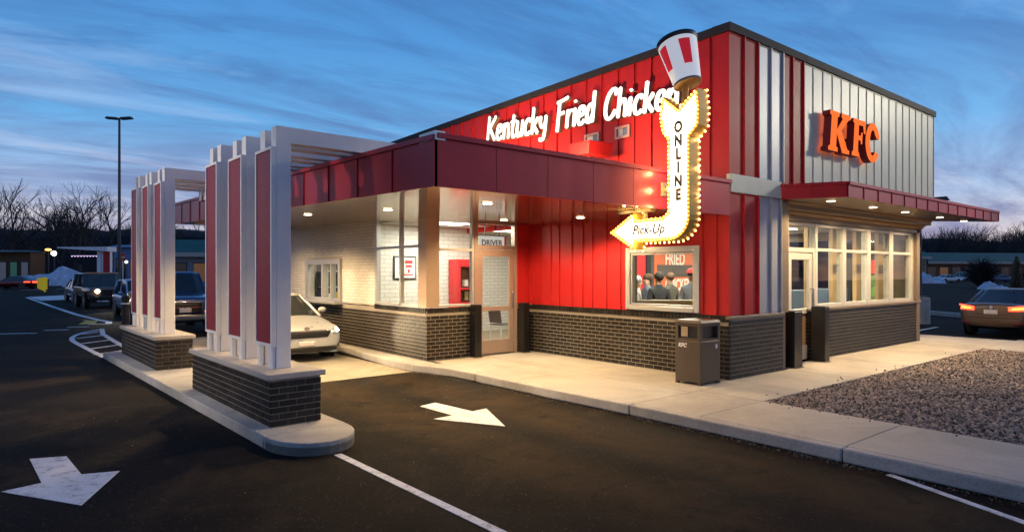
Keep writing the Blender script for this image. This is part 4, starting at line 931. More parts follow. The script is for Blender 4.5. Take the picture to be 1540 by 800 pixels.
MB().box(-.9, 2.2, .0, .07, 0, 1.16).xf(Matrix.Rotation(radians(-38), 4, 'Z')).build('panel', M_FIN, bt_); MB().box(-.92, 2.22, -.02, .09, 1.16, 1.20).xf(Matrix.Rotation(radians(-38), 4, 'Z')).build('cap_rail', mat('rail_pale', (.6, .52, .4), .5), bt_)
for k in range(4): MB().box(-.85 + k * .8, -.79 + k * .8, -.015, .085, .1, 1.1).xf(Matrix.Rotation(radians(-38), 4, 'Z')).build('stile', mat('rail_pale', (.6, .52, .4), .5), bt_)
for k, (x, y) in enumerate(((4.55, .92), (5.75, .92), (7.0, .92), (8.3, .92), (3.35, 1.0))):
    t = tag(MB().box(x, x + .34, y, y + .09, .012, 2.92).build('wood_fin', M_FIN), ['tall wooden divider fin behind the first large window pane', 'tall wooden divider fin behind the second large window pane', 'tall wooden divider fin behind the third large window pane', 'tall wooden divider fin behind the last window pane', 'tall wooden divider fin seen through the entrance door'][k], 'divider', 'wooden fins inside the window front')
mbd = thing('menu_board', 'glowing green and yellow menu screens over the counter behind the windows', 'menu board', (8.3, 7.9, 1.6), world=True)
MB().box(7.7, 9.0, 7.93, 7.99, 1.35, 2.0).build('screen', emat('menu_green', (.55, .75, .12), .9), mbd); MB().box(7.7, 9.0, 7.93, 7.99, 2.02, 2.40).build('header', emat('menu_red', (.9, .05, .04), .9), mbd)
ct = thing('service_counter', 'white service counter deep inside the dining room', 'counter', (7.9, 6.6, .012), 0)
MB().box(-.6, 1.1, -.3, .3, 0, 1.0).build('front', mat('counter_white', (.7, .68, .64), .5), ct); MB().box(-.65, 1.15, -.35, .35, 1.0, 1.05).build('worktop', M_BLACK, ct)
for k, (x, y) in enumerate(((5.5, 2.5), (6.9, 3.0), (4.2, 2.6))):
    t = thing('pendant_lamp', ['dark pendant lamp nearest the second window', 'dark pendant lamp deep behind the third window', 'dark pendant lamp near the entrance door'][k], 'lamp', (x, y, 2.3), 0, 'dark pendant lamps')
    MB().lathe([(.22, 0), (.21, .10), (.05, .2), (.012, .22)], (0, 0, 0), 'z', 16).build('shade', M_BLACK, t); MB().tube([(0, 0, .2), (0, 0, .62)], .008, 5).build('cord', M_BLACK, t); MB().ball((0, 0, .04), .05).build('bulb', M_CEILL, t)
part(MB().box(3.9, 9.0, 5.16, 5.215, 2.35, 2.9), 'dark_bulkhead', M_BLACK)
fr = thing('drinks_cooler', 'lit drinks cooler with a red header and green glow behind the third window pane', 'cooler', (8.55, 1.55, .012), 0)
MB().box(-.36, .36, -.3, .34, 0, 2.15).build('cabinet', M_BLACK, fr); MB().box(-.34, .34, -.315, -.301, 1.75, 2.1).build('header', emat('cooler_red', (.9, .03, .03), 1.2), fr)
MB().box(-.34, .34, -.315, -.301, .2, 1.70).build('lit_door', emat('cooler_green', (.30, .55, .10), .55), fr)
for k in range(4): MB().box(-.32, .32, -.33, -.316, .5 + k * .3, .53 + k * .3).build('shelf', M_ALU, fr)
for k, (x, y) in enumerate(((5.5, 1.75), (7.4, 1.8))):
    t = thing('banquette', ['blue grey booth seat back behind the first two window panes', 'blue grey booth seat back behind the last window panes'][k], 'seat', (x, y, .012), 0, 'booth seats'); mm = mat('booth_blue', (.06, .09, .13), .5)
    MB().box(-.08, .08, -.55, .55, .42, 1.36).build('backrest', mm, t, bevel=.03); MB().box(.08, .55, -.55, .55, .36, .46).build('cushion', mm, t, bevel=.03); MB().box(-.06, .5, -.5, .5, 0, .36).build('base', M_BLACK, t)
ks = thing('kitchen_rack', 'dark steel kitchen rack with cartons behind the service window', 'rack', (-1.9, 11.2, .012), 0)
for x in (-.55, .55): MB().box(x - .02, x + .02, -.02, .02, 0, 2.3).build('upright', M_BLACK, ks)
for z in (.9, 1.35, 1.8, 2.2): MB().box(-.56, .56, -.2, .2, z, z + .03).build('shelf', M_ALU, ks)
MB().box(-.6, .6, .2, .24, 0, 2.4).build('back_panel', mat('rack_back', (.05, .055, .06), .5), ks)
kc = thing('kitchen_worktop', 'steel worktop with a red and yellow carton at the service window', 'worktop', (-2.2, 10.1, .012), 0)
MB().box(-.3, .3, -.8, .9, .95, 1.0).build('top', M_ALU, kc); MB().box(-.28, .28, -.78, .88, 0, .95).build('cabinet', M_BLACK, kc)
for k, (y, c) in enumerate(((9.75, (.6, .03, .03)), (10.6, (.7, .5, .05)), (10.85, (.7, .68, .65)))):
    tag(MB().box(-2.36, -2.2, y, y + .17, 1.013, 1.30 - .05 * k).build('carton', mat('carton_%d' % k, c, .6)), ('red', 'yellow', 'white')[k] + ' carton on the steel worktop inside the service window', 'carton', 'cartons at the service window')
# ------------------------------------------------------------------ people waiting inside
def skin_body(name, joints, links, m, parent, sub=1):
    me = bpy.data.meshes.new(name); me.from_pydata([j[0] for j in joints], links, []); o = bpy.data.objects.new(name, me); COL.objects.link(o)
    sk = o.modifiers.new('skin', 'SKIN'); sb = o.modifiers.new('sub', 'SUBSURF'); sb.levels = sub; sb.render_levels = sub
    me.skin_vertices.new() if not me.skin_vertices else None
    for v, j in zip(me.skin_vertices[0].data, joints): v.radius = (j[1], j[2] if len(j) > 2 else j[1])
    me.skin_vertices[0].data[0].use_root = True
    dg = bpy.context.evaluated_depsgraph_get(); m2 = bpy.data.meshes.new_from_object(o.evaluated_get(dg)); m2.name = name
    bpy.data.objects.remove(o); m2.materials.clear(); m2.materials.append(m); m2.polygons.foreach_set('use_smooth', [True] * len(m2.polygons))
    q = bpy.data.objects.new(name, m2); COL.objects.link(q); q.parent = parent; return q
M_SKIN = mat('skin', (.50, .30, .21), .55)
def person(x, y, rz, h, coat, hair, cap, label, arm=.0):
    t = thing('person', label, 'person', (x, y, .012), rz, 'customers waiting inside'); k = h / 1.75
    J = [((0, 0, .95), .13, .10), ((0, .0, 1.15), .12, .095), ((0, 0, 1.38), .15, .10), ((0, -.01, 1.50), .055), ((0, -.03, 1.60), .085, .10), ((0, -.03, 1.72), .07, .085)]
    Lk = [(0, 1), (1, 2), (2, 3), (3, 4), (4, 5)]
    for s in (-1, 1):
        b = len(J); J += [((.19 * s, 0, 1.38), .055), ((.25 * s, .02 - arm * .3, 1.12), .045), ((.22 * s, -.10 - arm, .95 + arm * .6), .035), ((.20 * s, -.16 - arm, .90 + arm * .7), .03), ((.09 * s, 0, .88), .085), ((.10 * s, -.02, .50), .06), ((.10 * s, .02, .10), .042), ((.10 * s, -.12, .03), .035)]
        Lk += [(2, b), (b, b + 1), (b + 1, b + 2), (b + 2, b + 3), (0, b + 4), (b + 4, b + 5), (b + 5, b + 6), (b + 6, b + 7)]
    J = [(tuple(c * k for c in j[0]),) + tuple(r * k for r in j[1:]) for j in J]
    skin_body('body', J, Lk, M_SKIN, t, 2)
    # jacket and trousers follow the body a little outside it
    jj = [(J[i][0], *[r * 1.22 for r in J[i][1:]]) for i in (0, 1, 2)] + [(J[6][0], J[6][1] * 1.35), (J[7][0], J[7][1] * 1.45), (J[8][0], J[8][1] * 1.5), (J[14][0], J[14][1] * 1.35), (J[15][0], J[15][1] * 1.45), (J[16][0], J[16][1] * 1.5), ((0, -.005 * k, 1.475 * k), .085 * k), ((0, -.01 * k, 1.53 * k), .075 * k)]
    skin_body('jacket', jj, [(0, 1), (1, 2), (2, 3), (3, 4), (4, 5), (2, 6), (6, 7), (7, 8), (2, 9), (9, 10)], coat, t, 2)
    tr = [((0, 0, .93 * k), .15 * k, .12 * k)]; tl = []
    for b in (6, 14):
        o = len(tr); tr += [(J[b + 4][0], J[b + 4][1] * 1.15), (J[b + 5][0], J[b + 5][1] * 1.2), (J[b + 6][0], J[b + 6][1] * 1.4)]; tl += [(0, o), (o, o + 1), (o + 1, o + 2)]
    skin_body('trousers', tr, tl, mat('trousers_dark', (.03, .03, .04), .8), t, 2)
    hd = MB().ball((0, .01 * k, 1.70 * k), .118 * k, 12, 8, (.92, 1.05, .95)); hd.v = [v if v[2] > 1.645 * k or v[1] > .01 else (v[0] * .6, .03, v[2]) for v in hd.v]
    hd.build('hair', hair, t, smooth=True)
    MB().ball((0, -.118 * k, 1.625 * k), .018 * k, 6, 5).build('nose', M_SKIN, t, True)
    for s in (-1, 1): MB().ball((.035 * s * k, -.108 * k, 1.66 * k), .011, 6, 5).build('eye', M_BLACK, t, True)
    MB().box(-.025 * k, .025 * k, -.118 * k, -.108 * k, 1.575 * k, 1.585 * k).build('mouth', mat('lip', (.35, .12, .10), .5), t)
    if cap:
        c = MB().ball((0, -.005, 1.735 * k), .122 * k, 14, 8, (1, 1.1, .75), 0); c.v = [(v[0], v[1], max(v[2], 1.72 * k)) for v in c.v]
        c.box(-.075, .075, -.24 * k, -.09 * k, 1.72 * k, 1.735 * k); c.build('cap', cap, t, smooth=False)
mc = lambda n, c: mat(n, c, .85, var=.1, vscale=20)
M_CAPR = mc('cap_red', (.55, .02, .02)); HD = mc('hair_dark', (.025, .018, .014)); HB = mc('hair_brown', (.10, .055, .03)); HG = mc('hair_grey', (.40, .38, .36))
person(*at(1041, 14.6), radians(-70), 1.80, mc('coat_grey', (.10, .10, .11)), HD, M_CAPR, 'person in a red cap and grey jacket at the right of the pick-up window', .12)
person(*at(991, 14.4), radians(150), 1.74, mc('coat_black', (.025, .025, .028)), HD, None, 'person in a black coat with dark hair at the centre of the pick-up window')
person(*at(974, 14.8), radians(250), 1.70, mc('coat_blue', (.16, .20, .28)), HB, None, 'person in a blue-grey jacket with brown hair left of the one in black')
person(*at(1008, 16.2), radians(170), 1.72, mc('coat_olive', (.09, .08, .06)), HB, None, 'person in an olive coat farthest back behind the waiting customers')
person(*at(958, 14.0), radians(40), 1.66, mc('coat_pale', (.30, .27, .24)), HG, None, 'person with grey hair in a pale coat at the left edge of the pick-up window')
# ------------------------------------------------------------------ vehicles
SED = [(-.5, .55, .60, .46, .30, .46, .60, .655), (-.488, .78, .84, .66, .22, .45, .63, .70), (-.455, .88, .95, .76, .19, .48, .68, .765), (-.34, .92, 1, .84, .18, .52, .76, .87), (-.21, .92, 1, .88, .18, .55, .84, .96), (0, .92, 1, .90, .18, .56, .88, .95), (.2, .92, 1, .90, .18, .57, .90, .96), (.34, .92, 1, .88, .20, .58, .92, .99), (.45, .88, .96, .82, .24, .60, .92, 1.02), (.488, .80, .88, .74, .30, .60, .88, 1.00), (.5, .62, .72, .58, .36, .60, .80, .92)]
SEDC = (-.235, .375, -.045, .20, .90, .71, .93)          # cabin: belt front/rear, roof front/rear, belt/roof half-width, belt height
TRK = [(-.5, .84, .88, .80, .45, .75, .98, 1.06), (-.49, .92, .95, .88, .38, .78, 1.06, 1.14), (-.45, .94, 1, .92, .36, .8, 1.10, 1.19), (-.28, .94, 1, .94, .36, .8, 1.16, 1.26), (-.2, .94, 1, .95, .36, .8, 1.2, 1.28), (.1, .94, 1, .95, .36, .8, 1.2, 1.27), (.3, .94, 1, .95, .4, .8, 1.2, 1.27), (.48, .94, 1, .95, .42, .8, 1.2, 1.27), (.5, .90, .95, .90, .46, .8, 1.15, 1.22)]
JEP = [(-.5, .78, .80, .74, .45, .72, .96, 1.03), (-.488, .84, .86, .78, .42, .75, 1.02, 1.10), (-.44, .86, .90, .80, .42, .78, 1.06, 1.14), (-.2, .92, 1, .90, .42, .8, 1.10, 1.18), (0, .92, 1, .95, .42, .8, 1.12, 1.19), (.3, .92, 1, .95, .42, .8, 1.12, 1.19), (.48, .92, 1, .95, .45, .8, 1.12, 1.19), (.5, .88, .95, .9, .5, .8, 1.1, 1.16)]
WHEEL = {}
def wheel_parts():
    if WHEEL: return
    WHEEL['t'] = MB().lathe([(.20, -.09), (.30, -.11), (.33, -.09), (.335, 0), (.33, .09), (.30, .11), (.20, .09)], (0, 0, 0), 'x', 22).mesh('tyre', M_RUB, True)
    q = MB().lathe([(.205, -.085), (.205, .085), (.19, .088)], (0, 0, 0), 'x', 22)
    for k in range(5):
        a = 2 * pi * k / 5; q.add([(.105, .05 * cos(a + .8), .05 * sin(a + .8)), (.105, .05 * cos(a - .8), .05 * sin(a - .8)), (.098, .19 * cos(a - .14), .19 * sin(a - .14)), (.098, .19 * cos(a + .14), .19 * sin(a + .14)), (.08, .05 * cos(a + .8), .05 * sin(a + .8)), (.08, .05 * cos(a - .8), .05 * sin(a - .8)), (.08, .19 * cos(a - .14), .19 * sin(a - .14)), (.08, .19 * cos(a + .14), .19 * sin(a + .14))], [(0, 3, 2, 1), (0, 1, 5, 4), (1, 2, 6, 5), (2, 3, 7, 6), (3, 0, 4, 7)])
    WHEEL['r'] = q.mesh('rim', M_RIM, False)
def carpaint(name, c, metal=.35, rough=.28): return mat(name, c, rough, metal=metal, coat=.8, var=.03, vscale=4)
def car(name, label, loc, rz, paint, Ln, Wd, Ht, st=SED, cab=SEDC, group=None, detail=None, cat='car', wr=.33, small=False):
    t = thing(name, label, cat, (loc[0], loc[1], GZ), rz, group); hw = Wd / 2
    m = MB(); NR = 10
    for (ty, wb, wm, wt, zb, zm, zs, zt) in st:
        y = ty * Ln
        half = [(0, zb), (wb * hw, zb), (wm * hw, zm), (wm * hw * .985, zs), (wt * hw, zt), (0, zt + .025)]
        ring = half + [(-x, z) for x, z in half[-2:0:-1]]
        m.v += [(x, y, z) for x, z in ring]
    n = len(st)
    for i in range(n - 1):
        for k in range(NR): k2 = (k + 1) % NR; m.f.append((i * NR + k, i * NR + k2, (i + 1) * NR + k2, (i + 1) * NR + k)); m.m.append(0)
    m.f.append(tuple(range(NR))[::-1]); m.f.append(tuple((n - 1) * NR + k for k in range(NR))); m.m += [0, 0]
    b0 = m.build('body', paint, None); sb = b0.modifiers.new('s', 'SUBSURF'); sb.levels = 2
    dg = bpy.context.evaluated_depsgraph_get(); me = bpy.data.meshes.new_from_object(b0.evaluated_get(dg)); bpy.data.objects.remove(b0)
    me.name = 'body'; me.polygons.foreach_set('use_smooth', [True] * len(me.polygons)); body = bpy.data.objects.new('body', me); COL.objects.link(body); body.parent = t
    bvh = BVHTree.FromPolygons([v.co.copy() for v in me.vertices], [tuple(p.vertices) for p in me.polygons])
    def decal(nm, c4, m_, side='front', off=.006, nx=8, nz=4, par=t, mb=None):
        q = mb or MB(); o = len(q.v); ok = True
        for j in range(nz + 1):
            for i in range(nx + 1):
                s_, r = i / nx, j / nz
                p = [(c4[0][k] * (1 - s_) + c4[1][k] * s_) * (1 - r) + (c4[3][k] * (1 - s_) + c4[2][k] * s_) * r for k in (0, 1)]
                if side in ('front', 'rear'):
                    d = 1 if side == 'front' else -1; h = bvh.ray_cast(Vector((p[0], -d * 5, p[1])), Vector((0, d, 0)))
                    y = h[0].y if h[0] is not None else -d * Ln * .46
                    q.v.append((p[0], y - d * off, p[1]))
                else:
                    d = 1 if side == 'right' else -1; h = bvh.ray_cast(Vector((d * 5, p[0], p[1])), Vector((-d, 0, 0)))
                    x = h[0].x if h[0] is not None else d * hw * .95
                    q.v.append((x + d * off, p[0], p[1]))
        for j in range(nz):
            for i in range(nx): q.f.append((o + j * (nx + 1) + i, o + j * (nx + 1) + i + 1, o + (j + 1) * (nx + 1) + i + 1, o + (j + 1) * (nx + 1) + i)); q.m.append(0)
        if mb: return q
        ob = q.build(nm, m_, par, smooth=True, fix=False); so_ = ob.modifiers.new('thick', 'SOLIDIFY'); so_.thickness = .012; so_.offset = 0; return ob
    # cabin: dark glass with painted roof and pillars
    bf, br_, rf, rr, wb_, wr_, zb_ = cab; bf, br_, rf, rr = bf * Ln, br_ * Ln, rf * Ln, rr * Ln; wb_, wr_ = wb_ * hw, wr_ * hw
    def ringp(y0, y1, w, z, bul): return [(0, y0 - bul, z), (w * .72, y0 - bul * .5, z), (w, y0 + .10, z), (w * 1.01, (y0 + y1) / 2, z), (w, y1 - .10, z), (w * .72, y1 + bul * .5, z), (0, y1 + bul, z), (-w * .72, y1 + bul * .5, z), (-w, y1 - .10, z), (-w * 1.01, (y0 + y1) / 2, z), (-w, y0 + .10, z), (-w * .72, y0 - bul * .5, z)]
    zr = Ht - .07
    A = ringp(bf, br_, wb_, zb_ - .03, .10); Bq = ringp(rf, rr, wr_, zr, .07); C_ = ringp(rf + .05, rr - .05, wr_ * .93, Ht - .015, .05)
    q = MB(); q.v = A + Bq; q.f = [(k, (k + 1) % 12, 12 + (k + 1) % 12, 12 + k) for k in range(12)]; q.m = [0] * 12
    q.build('windows', M_DGLASS, t, smooth=False)
    q = MB(); q.v = [(x * 1.012, y, z) for x, y, z in Bq] + C_ + [(x * .55, (rf + rr) / 2 + (y - (rf + rr) / 2) * .55, Ht) for x, y, z in C_]
    q.f = [(k, (k + 1) % 12, 12 + (k + 1) % 12, 12 + k) for k in range(12)] + [(12 + k, 12 + (k + 1) % 12, 24 + (k + 1) % 12, 24 + k) for k in range(12)] + [tuple(24 + k for k in range(12))]; q.m = [0] * 25
    q.build('roof', paint, t, smooth=True)
    for k, r in ((2, .034), (10, .034), (4, .045), (8, .045), (3, .024), (9, .024)): MB().tube([A[k], Bq[k]], [r * 1.2, r], 6).build('pillar', paint, t, smooth=True)
    # wheels
    wheel_parts(); s = wr / .335
    for y in (-.295 * Ln, .285 * Ln):
        for sd in (-1, 1):
            wq = inst(WHEEL['t'], 'wheel', t, (sd * (hw - .115), y, wr), (0, 0, 0 if sd > 0 else pi), (s, s, s))
            inst(WHEEL['r'], 'rim', wq)
        for sd in (-1, 1): MB().lathe([(wr * 1.17, -.01), (wr * 1.17, .01)], (sd * (hw - .012), y, wr + .01), 'x', 20).build('wheel_arch', M_BLACK, t)
    if small: return t, decal, bvh
    for sd in (-1, 1):
        mr = MB().ball((sd * (hw + .09), bf + .42, zb_ + .10), .11, 10, 6, (.95, .6, .68)); mr.tube([(sd * (hw - .1), bf + .40, zb_ + .03), (sd * (hw + .06), bf + .42, zb_ + .08)], .03, 6); mr.build('mirror', paint, t, smooth=True)
    return t, decal, bvh
M_GRILL = mat('grille_black', (.018, .018, .02), .35, metal=.4)
M_LENS = mat('lamp_lens', (.55, .56, .58), .1, metal=.5)
# pale sedan at the service window
t, dc, _ = car('sedan', 'pale champagne sedan waiting at the drive-through service window', (-4.36, 9.55), 0, carpaint('champagne_paint', (.66, .67, .66), .5), 4.55, 1.80, 1.44)
dc('grille', [(-.46, .535), (.46, .535), (.55, .67), (-.55, .67)], M_GRILL, nx=14); dc('grille_trim', [(-.55, .668), (.55, .668), (.58, .69), (-.58, .69)], M_CHROME, off=.010, nx=14, nz=1)
dc('lower_intake', [(-.62, .235), (.62, .235), (.66, .34), (-.66, .34)], M_BLACK, nx=12); dc('bumper_lip', [(-.75, .19), (.75, .19), (.74, .22), (-.74, .22)], M_SILVER, off=.02, nx=12, nz=1)
dc('number_plate', [(-.17, .36), (.17, .36), (.17, .47), (-.17, .47)], M_PLATE, off=.02, nx=4)
for s in (-1, 1):
    dc('headlight', [(s * .60, .58), (s * .80, .62), (s * .82, .76), (s * .58, .70)], M_LENS, off=.008); dc('headlight_bulb', [(s * .68, .63), (s * .78, .65), (s * .78, .73), (s * .68, .71)], M_HEAD, off=.016, nx=4); dc('indicator', [(s * .79, .65), (s * .83, .67), (s * .83, .76), (s * .79, .75)], M_AMBER, off=.014, nx=2)
    dc('fog_recess', [(s * .70, .27), (s * .82, .31), (s * .82, .42), (s * .72, .38)], M_BLACK)
MB().lathe([(.05, 0), (.04, .012)], (0, 0, 0), 'y', 16).xf(Matrix.Translation((0, -2.262, .735)) @ Matrix.Diagonal((1.3, 1, .8, 1))).build('badge', M_CHROME, t)
MB().tube([(.30, -.78, 1.02), (.36, -.70, 1.10), (.2, -.66, 1.13), (.04, -.7, 1.08)], .014, 6).build('steering_wheel', M_BLACK, t)
spot((-3.62, 7.22, .56), (-2.72, 5.6, .42), 160, (1, .78, .48), 60, .8, .03)
# blue pickup next in the queue
t, dc, _ = car('pickup_truck', 'dark blue pickup truck with chrome grille behind the gateway screen', (-4.95, 18.2), radians(-2), carpaint('blue_paint', (.02, .05, .16)), 5.7, 2.02, 1.95, TRK, (-.20, .10, -.12, .06, .93, .78, 1.25), cat='truck', wr=.40)
dc('grille', [(-.46, .66), (.46, .66), (.46, 1.02), (-.46, 1.02)], M_GRILL, off=.03, nx=10)
dc('grille_surround', [(-.50, 1.0), (.50, 1.0), (.52, 1.06), (-.52, 1.06)], M_CHROME, off=.04, nx=8, nz=1); dc('grille_bar', [(-.46, .84), (.46, .84), (.46, .87), (-.46, .87)], mat('red_bar_paint', (.25, .03, .03), .4), off=.05, nx=8, nz=1)
MB().box(-.98, .98, -2.98, -2.80, .46, .64).build('bumper', M_CHROME, t, bevel=.03); dc('number_plate', [(-.17, .70), (.17, .70), (.17, .86), (-.17, .86)], M_PLATE, off=.05, nx=4)
for s in (-1, 1): dc('headlight', [(s * .55, .78), (s * .90, .80), (s * .90, 1.0), (s * .55, 1.0)], M_LENS, off=.02); dc('indicator', [(s * .55, .68), (s * .90, .70), (s * .90, .77), (s * .55, .77)], M_AMBER, off=.02, nz=1)
MB().box(-.70, .70, -.95, -.93, 1.28, 1.30).build('wiper', M_BLACK, t)
# silver-blue wagon and brown off-roader, headlights on
t, dc, _ = car('station_wagon', 'silver blue car with glowing headlight half hidden behind the black bollard', at(217, 28.2), radians(3), carpaint('silver_blue_paint', (.28, .36, .50)), 4.6, 1.85, 1.62, SED, (-.22, .44, -.08, .38, .90, .78, .95))
for s in (-1, 1): dc('headlight', [(s * .55, .56), (s * .80, .60), (s * .80, .76), (s * .56, .72)], M_HEAD, off=.012, nx=4)
dc('grille', [(-.44, .50), (.44, .50), (.50, .66), (-.50, .66)], M_GRILL, nx=8); dc('number_plate', [(-.17, .34), (.17, .34), (.17, .44), (-.17, .44)], M_PLATE, off=.02, nx=4)
spot((-5.9, 24.2, .65), (-6.4, 15, .0), 60, (1, .82, .55), 70, .8, .05)
t, dc, _ = car('off_roader', 'boxy brown off-road vehicle with round glowing headlights and flat windscreen', at(150, 35.4), radians(4), carpaint('brown_paint', (.13, .085, .06), .2), 4.3, 1.92, 1.90, JEP, (-.16, .49, -.11, .48, .96, .88, 1.17), wr=.40)
for s in (-1, 1):
    MB().lathe([(.11, 0), (.10, .02)], (s * .48, -2.19, .92), 'y', 16).build('headlight', M_HEAD, t); MB().lathe([(.06, 0), (.055, .02)], (s * .62, -2.30, .60), 'y', 12).build('fog_lamp', M_HEAD, t)
    MB().box(s * .72, s * .98, -2.14, -1.0, .86, .94).build('wing', M_BLACK, t, bevel=.02)
g_ = MB()
for k in range(7): g_.box(-.29 + k * .085, -.245 + k * .085, -2.185, -2.15, .70, 1.0)
g_.build('grille', M_GRILL, t); MB().box(-.9, .9, -2.33, -2.15, .50, .66).build('bumper', M_BLACK, t, bevel=.02); MB().box(-.80, .80, -.56, -.50, 1.84, 1.92).build('visor', mat('tan_roof_edge', (.5, .28, .18), .5), t)
spot((-5.1, 32.2, .9), (-5.6, 20, .0), 90, (1, .80, .50), 60, .8, .05)
car('hatchback', 'small dark blue car just behind the brown off-road vehicle', at(127, 42.5), radians(5), carpaint('navy_paint', (.03, .06, .14)), 4.2, 1.78, 1.5, small=True)
x, y = at(22, 74); t, dc, _ = car('sedan', 'dark red car with red tail light passing on the far left road', (x, y), -AZ - pi / 2 + .1, carpaint('dark_red_paint', (.12, .012, .018)), 4.7, 1.8, 1.5, small=True)
dc('tail_light', [(-.86, .70), (.86, .70), (.86, .86), (-.86, .86)], M_TAIL, 'rear', .02); dc('tail_light', [(1.55, .74), (2.2, .74), (2.2, .84), (1.55, .84)], M_TAIL, 'right', .02); dc('tail_light', [(1.55, .74), (2.2, .74), (2.2, .84), (1.55, .84)], M_TAIL, 'left', .02)
# brown sedan parked on the right, tail towards us
t, dc, _ = car('sedan', 'brown sedan with glowing red tail lights parked at the right edge beyond the gravel', (15.65, -.30), radians(88), carpaint('bronze_paint', (.14, .085, .06), .5, .3), 4.7, 1.80, 1.43)
for s in (-1, 1):
    dc('tail_light', [(s * .42, .80), (s * .86, .82), (s * .85, .97), (s * .42, .92)], M_TAIL, 'rear', .015); dc('tail_light_core', [(s * .50, .84), (s * .84, .86), (s * .83, .92), (s * .50, .89)], emat('tail_core_glow', (1, .30, .05), 3), 'rear', .028, nz=1)
    dc('reflector', [(s * .55, .42), (s * .82, .44), (s * .82, .47), (s * .55, .45)], mat('reflector_red', (.3, .02, .02), .3), 'rear', .015, nz=1)
dc('number_plate', [(-.17, .70), (.17, .70), (.17, .83), (-.17, .83)], M_PLATE, 'rear', .02, nx=4); dc('bumper_gap', [(-.80, .585), (.80, .585), (.80, .60), (-.80, .60)], M_BLACK, 'rear', .008, nx=10, nz=1); dc('boot_gap', [(-.40, .69), (.40, .69), (.40, .70), (-.40, .70)], M_BLACK, 'rear', .010, nz=1)
dc('bumper_skirt', [(-.62, .26), (.62, .26), (.66, .36), (-.66, .36)], M_BLACK, 'rear', .012, nx=10); MB().lathe([(.055, 0), (.045, .012)], (0, 2.335, .90), 'y', 16).build('badge', M_CHROME, t)
MB().tube([(-.3, 1.35, 1.30), (-.3, 1.42, 1.36)], .02, 5).build('aerial', M_BLACK, t)
# parked cars far beyond the road on the right
def far(px, d, rz, label, c, nm='parked_car', L_=4.6, H_=1.45, W_=1.8): x, y = at(px, d); return car(nm, label, (x, y), rz, carpaint('far_paint_%d' % int(px), c, .1, .35), L_, W_, H_, group='cars in the far car park', small=True)
far(1426, 118, radians(30) + pi / 2 - AZ - .4, 'white coupe with dark sills in the far car park, left of the bush', (.75, .76, .78))
far(1395, 126, radians(30) + pi / 2 - AZ - .4, 'pale grey car at the left end of the far parked row beside the snow', (.45, .48, .55))
far(1450, 134, -AZ + .2, 'white van parked beyond the bush in the far car park', (.6, .62, .66), 'parked_van', 4.9, 1.95, 1.9)
far(1507, 120, radians(25) + pi / 2 - AZ - .4, 'dark blue car with a pale windscreen right of the far bush', (.06, .09, .2))
far(1489, 138, -AZ, 'black car parked behind the round bush', (.02, .02, .025))
# ------------------------------------------------------------------ street furniture
def lamp_post(px, d, ytop, label, heads=True, base=False, r=.11):
    x, y = at(px, d); H = hz(ytop, d) - GZ; t = thing('street_lamp', label, 'street lamp', (x, y, GZ), -AZ)
    MB().tube([(0, 0, 0), (0, 0, H)], [r, r * .6], 10).build('pole', mat('pole_dark', (.05, .045, .045), .5), t)
    if base: MB().lathe([(.33, 0), (.33, .95), (.30, .98)], (0, 0, 0), 'z', 18).build('concrete_base', M_KERB, t); MB().box(-.2, .2, -.2, .2, .981, 1.03).build('base_plate', M_BRONZE, t)
    if heads:
        for s in (-1, 1): MB().hexa([(s * .15, -.2, H - .12), (s * 1.0, -.2, H - .05), (s * 1.0, .2, H - .05), (s * .15, .2, H - .12), (s * .15, -.18, H + .04), (s * .9, -.16, H + .10), (s * .9, .16, H + .10), (s * .15, .18, H + .04)]).build('lamp_head', M_BLACK, t)
        MB().box(-.16, .16, -.05, .05, H - .08, H + .02).build('cross_arm', M_BLACK, t)
    return t
lamp_post(179.5, 48, 178, 'tall dark parking lot lamp with two flat heads at left', r=.13)
lamp_post(1383.5, 23.9, 300, 'dark lamp pole on a round concrete base just right of the window front', heads=True, base=True, r=.085)
x, y = at(130, 41.5); t = thing('order_canopy', 'small white and red drive-through order canopy with thin flat roof behind the off-road vehicle', 'canopy', (x, y, GZ), -AZ)
HT = hz(371, 41) - GZ
MB().box(1.10, 1.62, -.12, .12, 0, HT - .16).build('post', M_WHITE, t); MB().box(1.18, 1.60, -.14, -.125, .9, HT - .3).build('red_panel', M_RED, t)
MB().hexa([(-1.55, -.5, HT - .10), (1.66, -.5, HT - .30), (1.66, .5, HT - .30), (-1.55, .5, HT - .10), (-1.55, -.5, HT - .02), (1.66, -.5, HT), (1.66, .5, HT), (-1.55, .5, HT - .02)]).build('roof', M_WHITE, t)
MB().box(.75, 1.0, -.1, .1, .0, HT - .3).build('speaker_post', M_WHITE, t)
ls = MB()
for k in range(9): ls.ball((-.95 + k * .2, 0, HT - .62), .03, 6, 4)
ls.box(-1.0, .75, -.012, .012, HT - .59, HT - .57).build('light_string', emat('violet_dots', (.75, .55, .9), 1.6), t)
x, y = at(184.5, 60); t = thing('stop_sign', 'red octagonal stop sign on a post beside the tall lamp', 'sign', (x, y, GZ), -AZ); z = hz(387, 60) - GZ
MB().prism([(.37 * cos(radians(22.5 + 45 * k)), z + .37 * sin(radians(22.5 + 45 * k))) for k in range(8)], on_y, -.03, -.01).build('plate', mat('sign_red', (.55, .03, .03), .4), t)
me = text_mesh('STOP', .24, .003, 0, .004, .8); me.transform(Matrix.Translation((0, -.033, z)) @ Matrix.Rotation(pi / 2, 4, 'X')); me.materials.clear(); me.materials.append(M_STK); o = bpy.data.objects.new('lettering', me); COL.objects.link(o); o.parent = t
MB().tube([(0, .02, 0), (0, .02, z + .3)], .04, 6).build('post', M_ALU, t)
x, y = at(65, 62); t = thing('road_sign', 'yellow folded roadside warning panel with a dark post at left', 'sign', (x, y, GZ), -AZ)
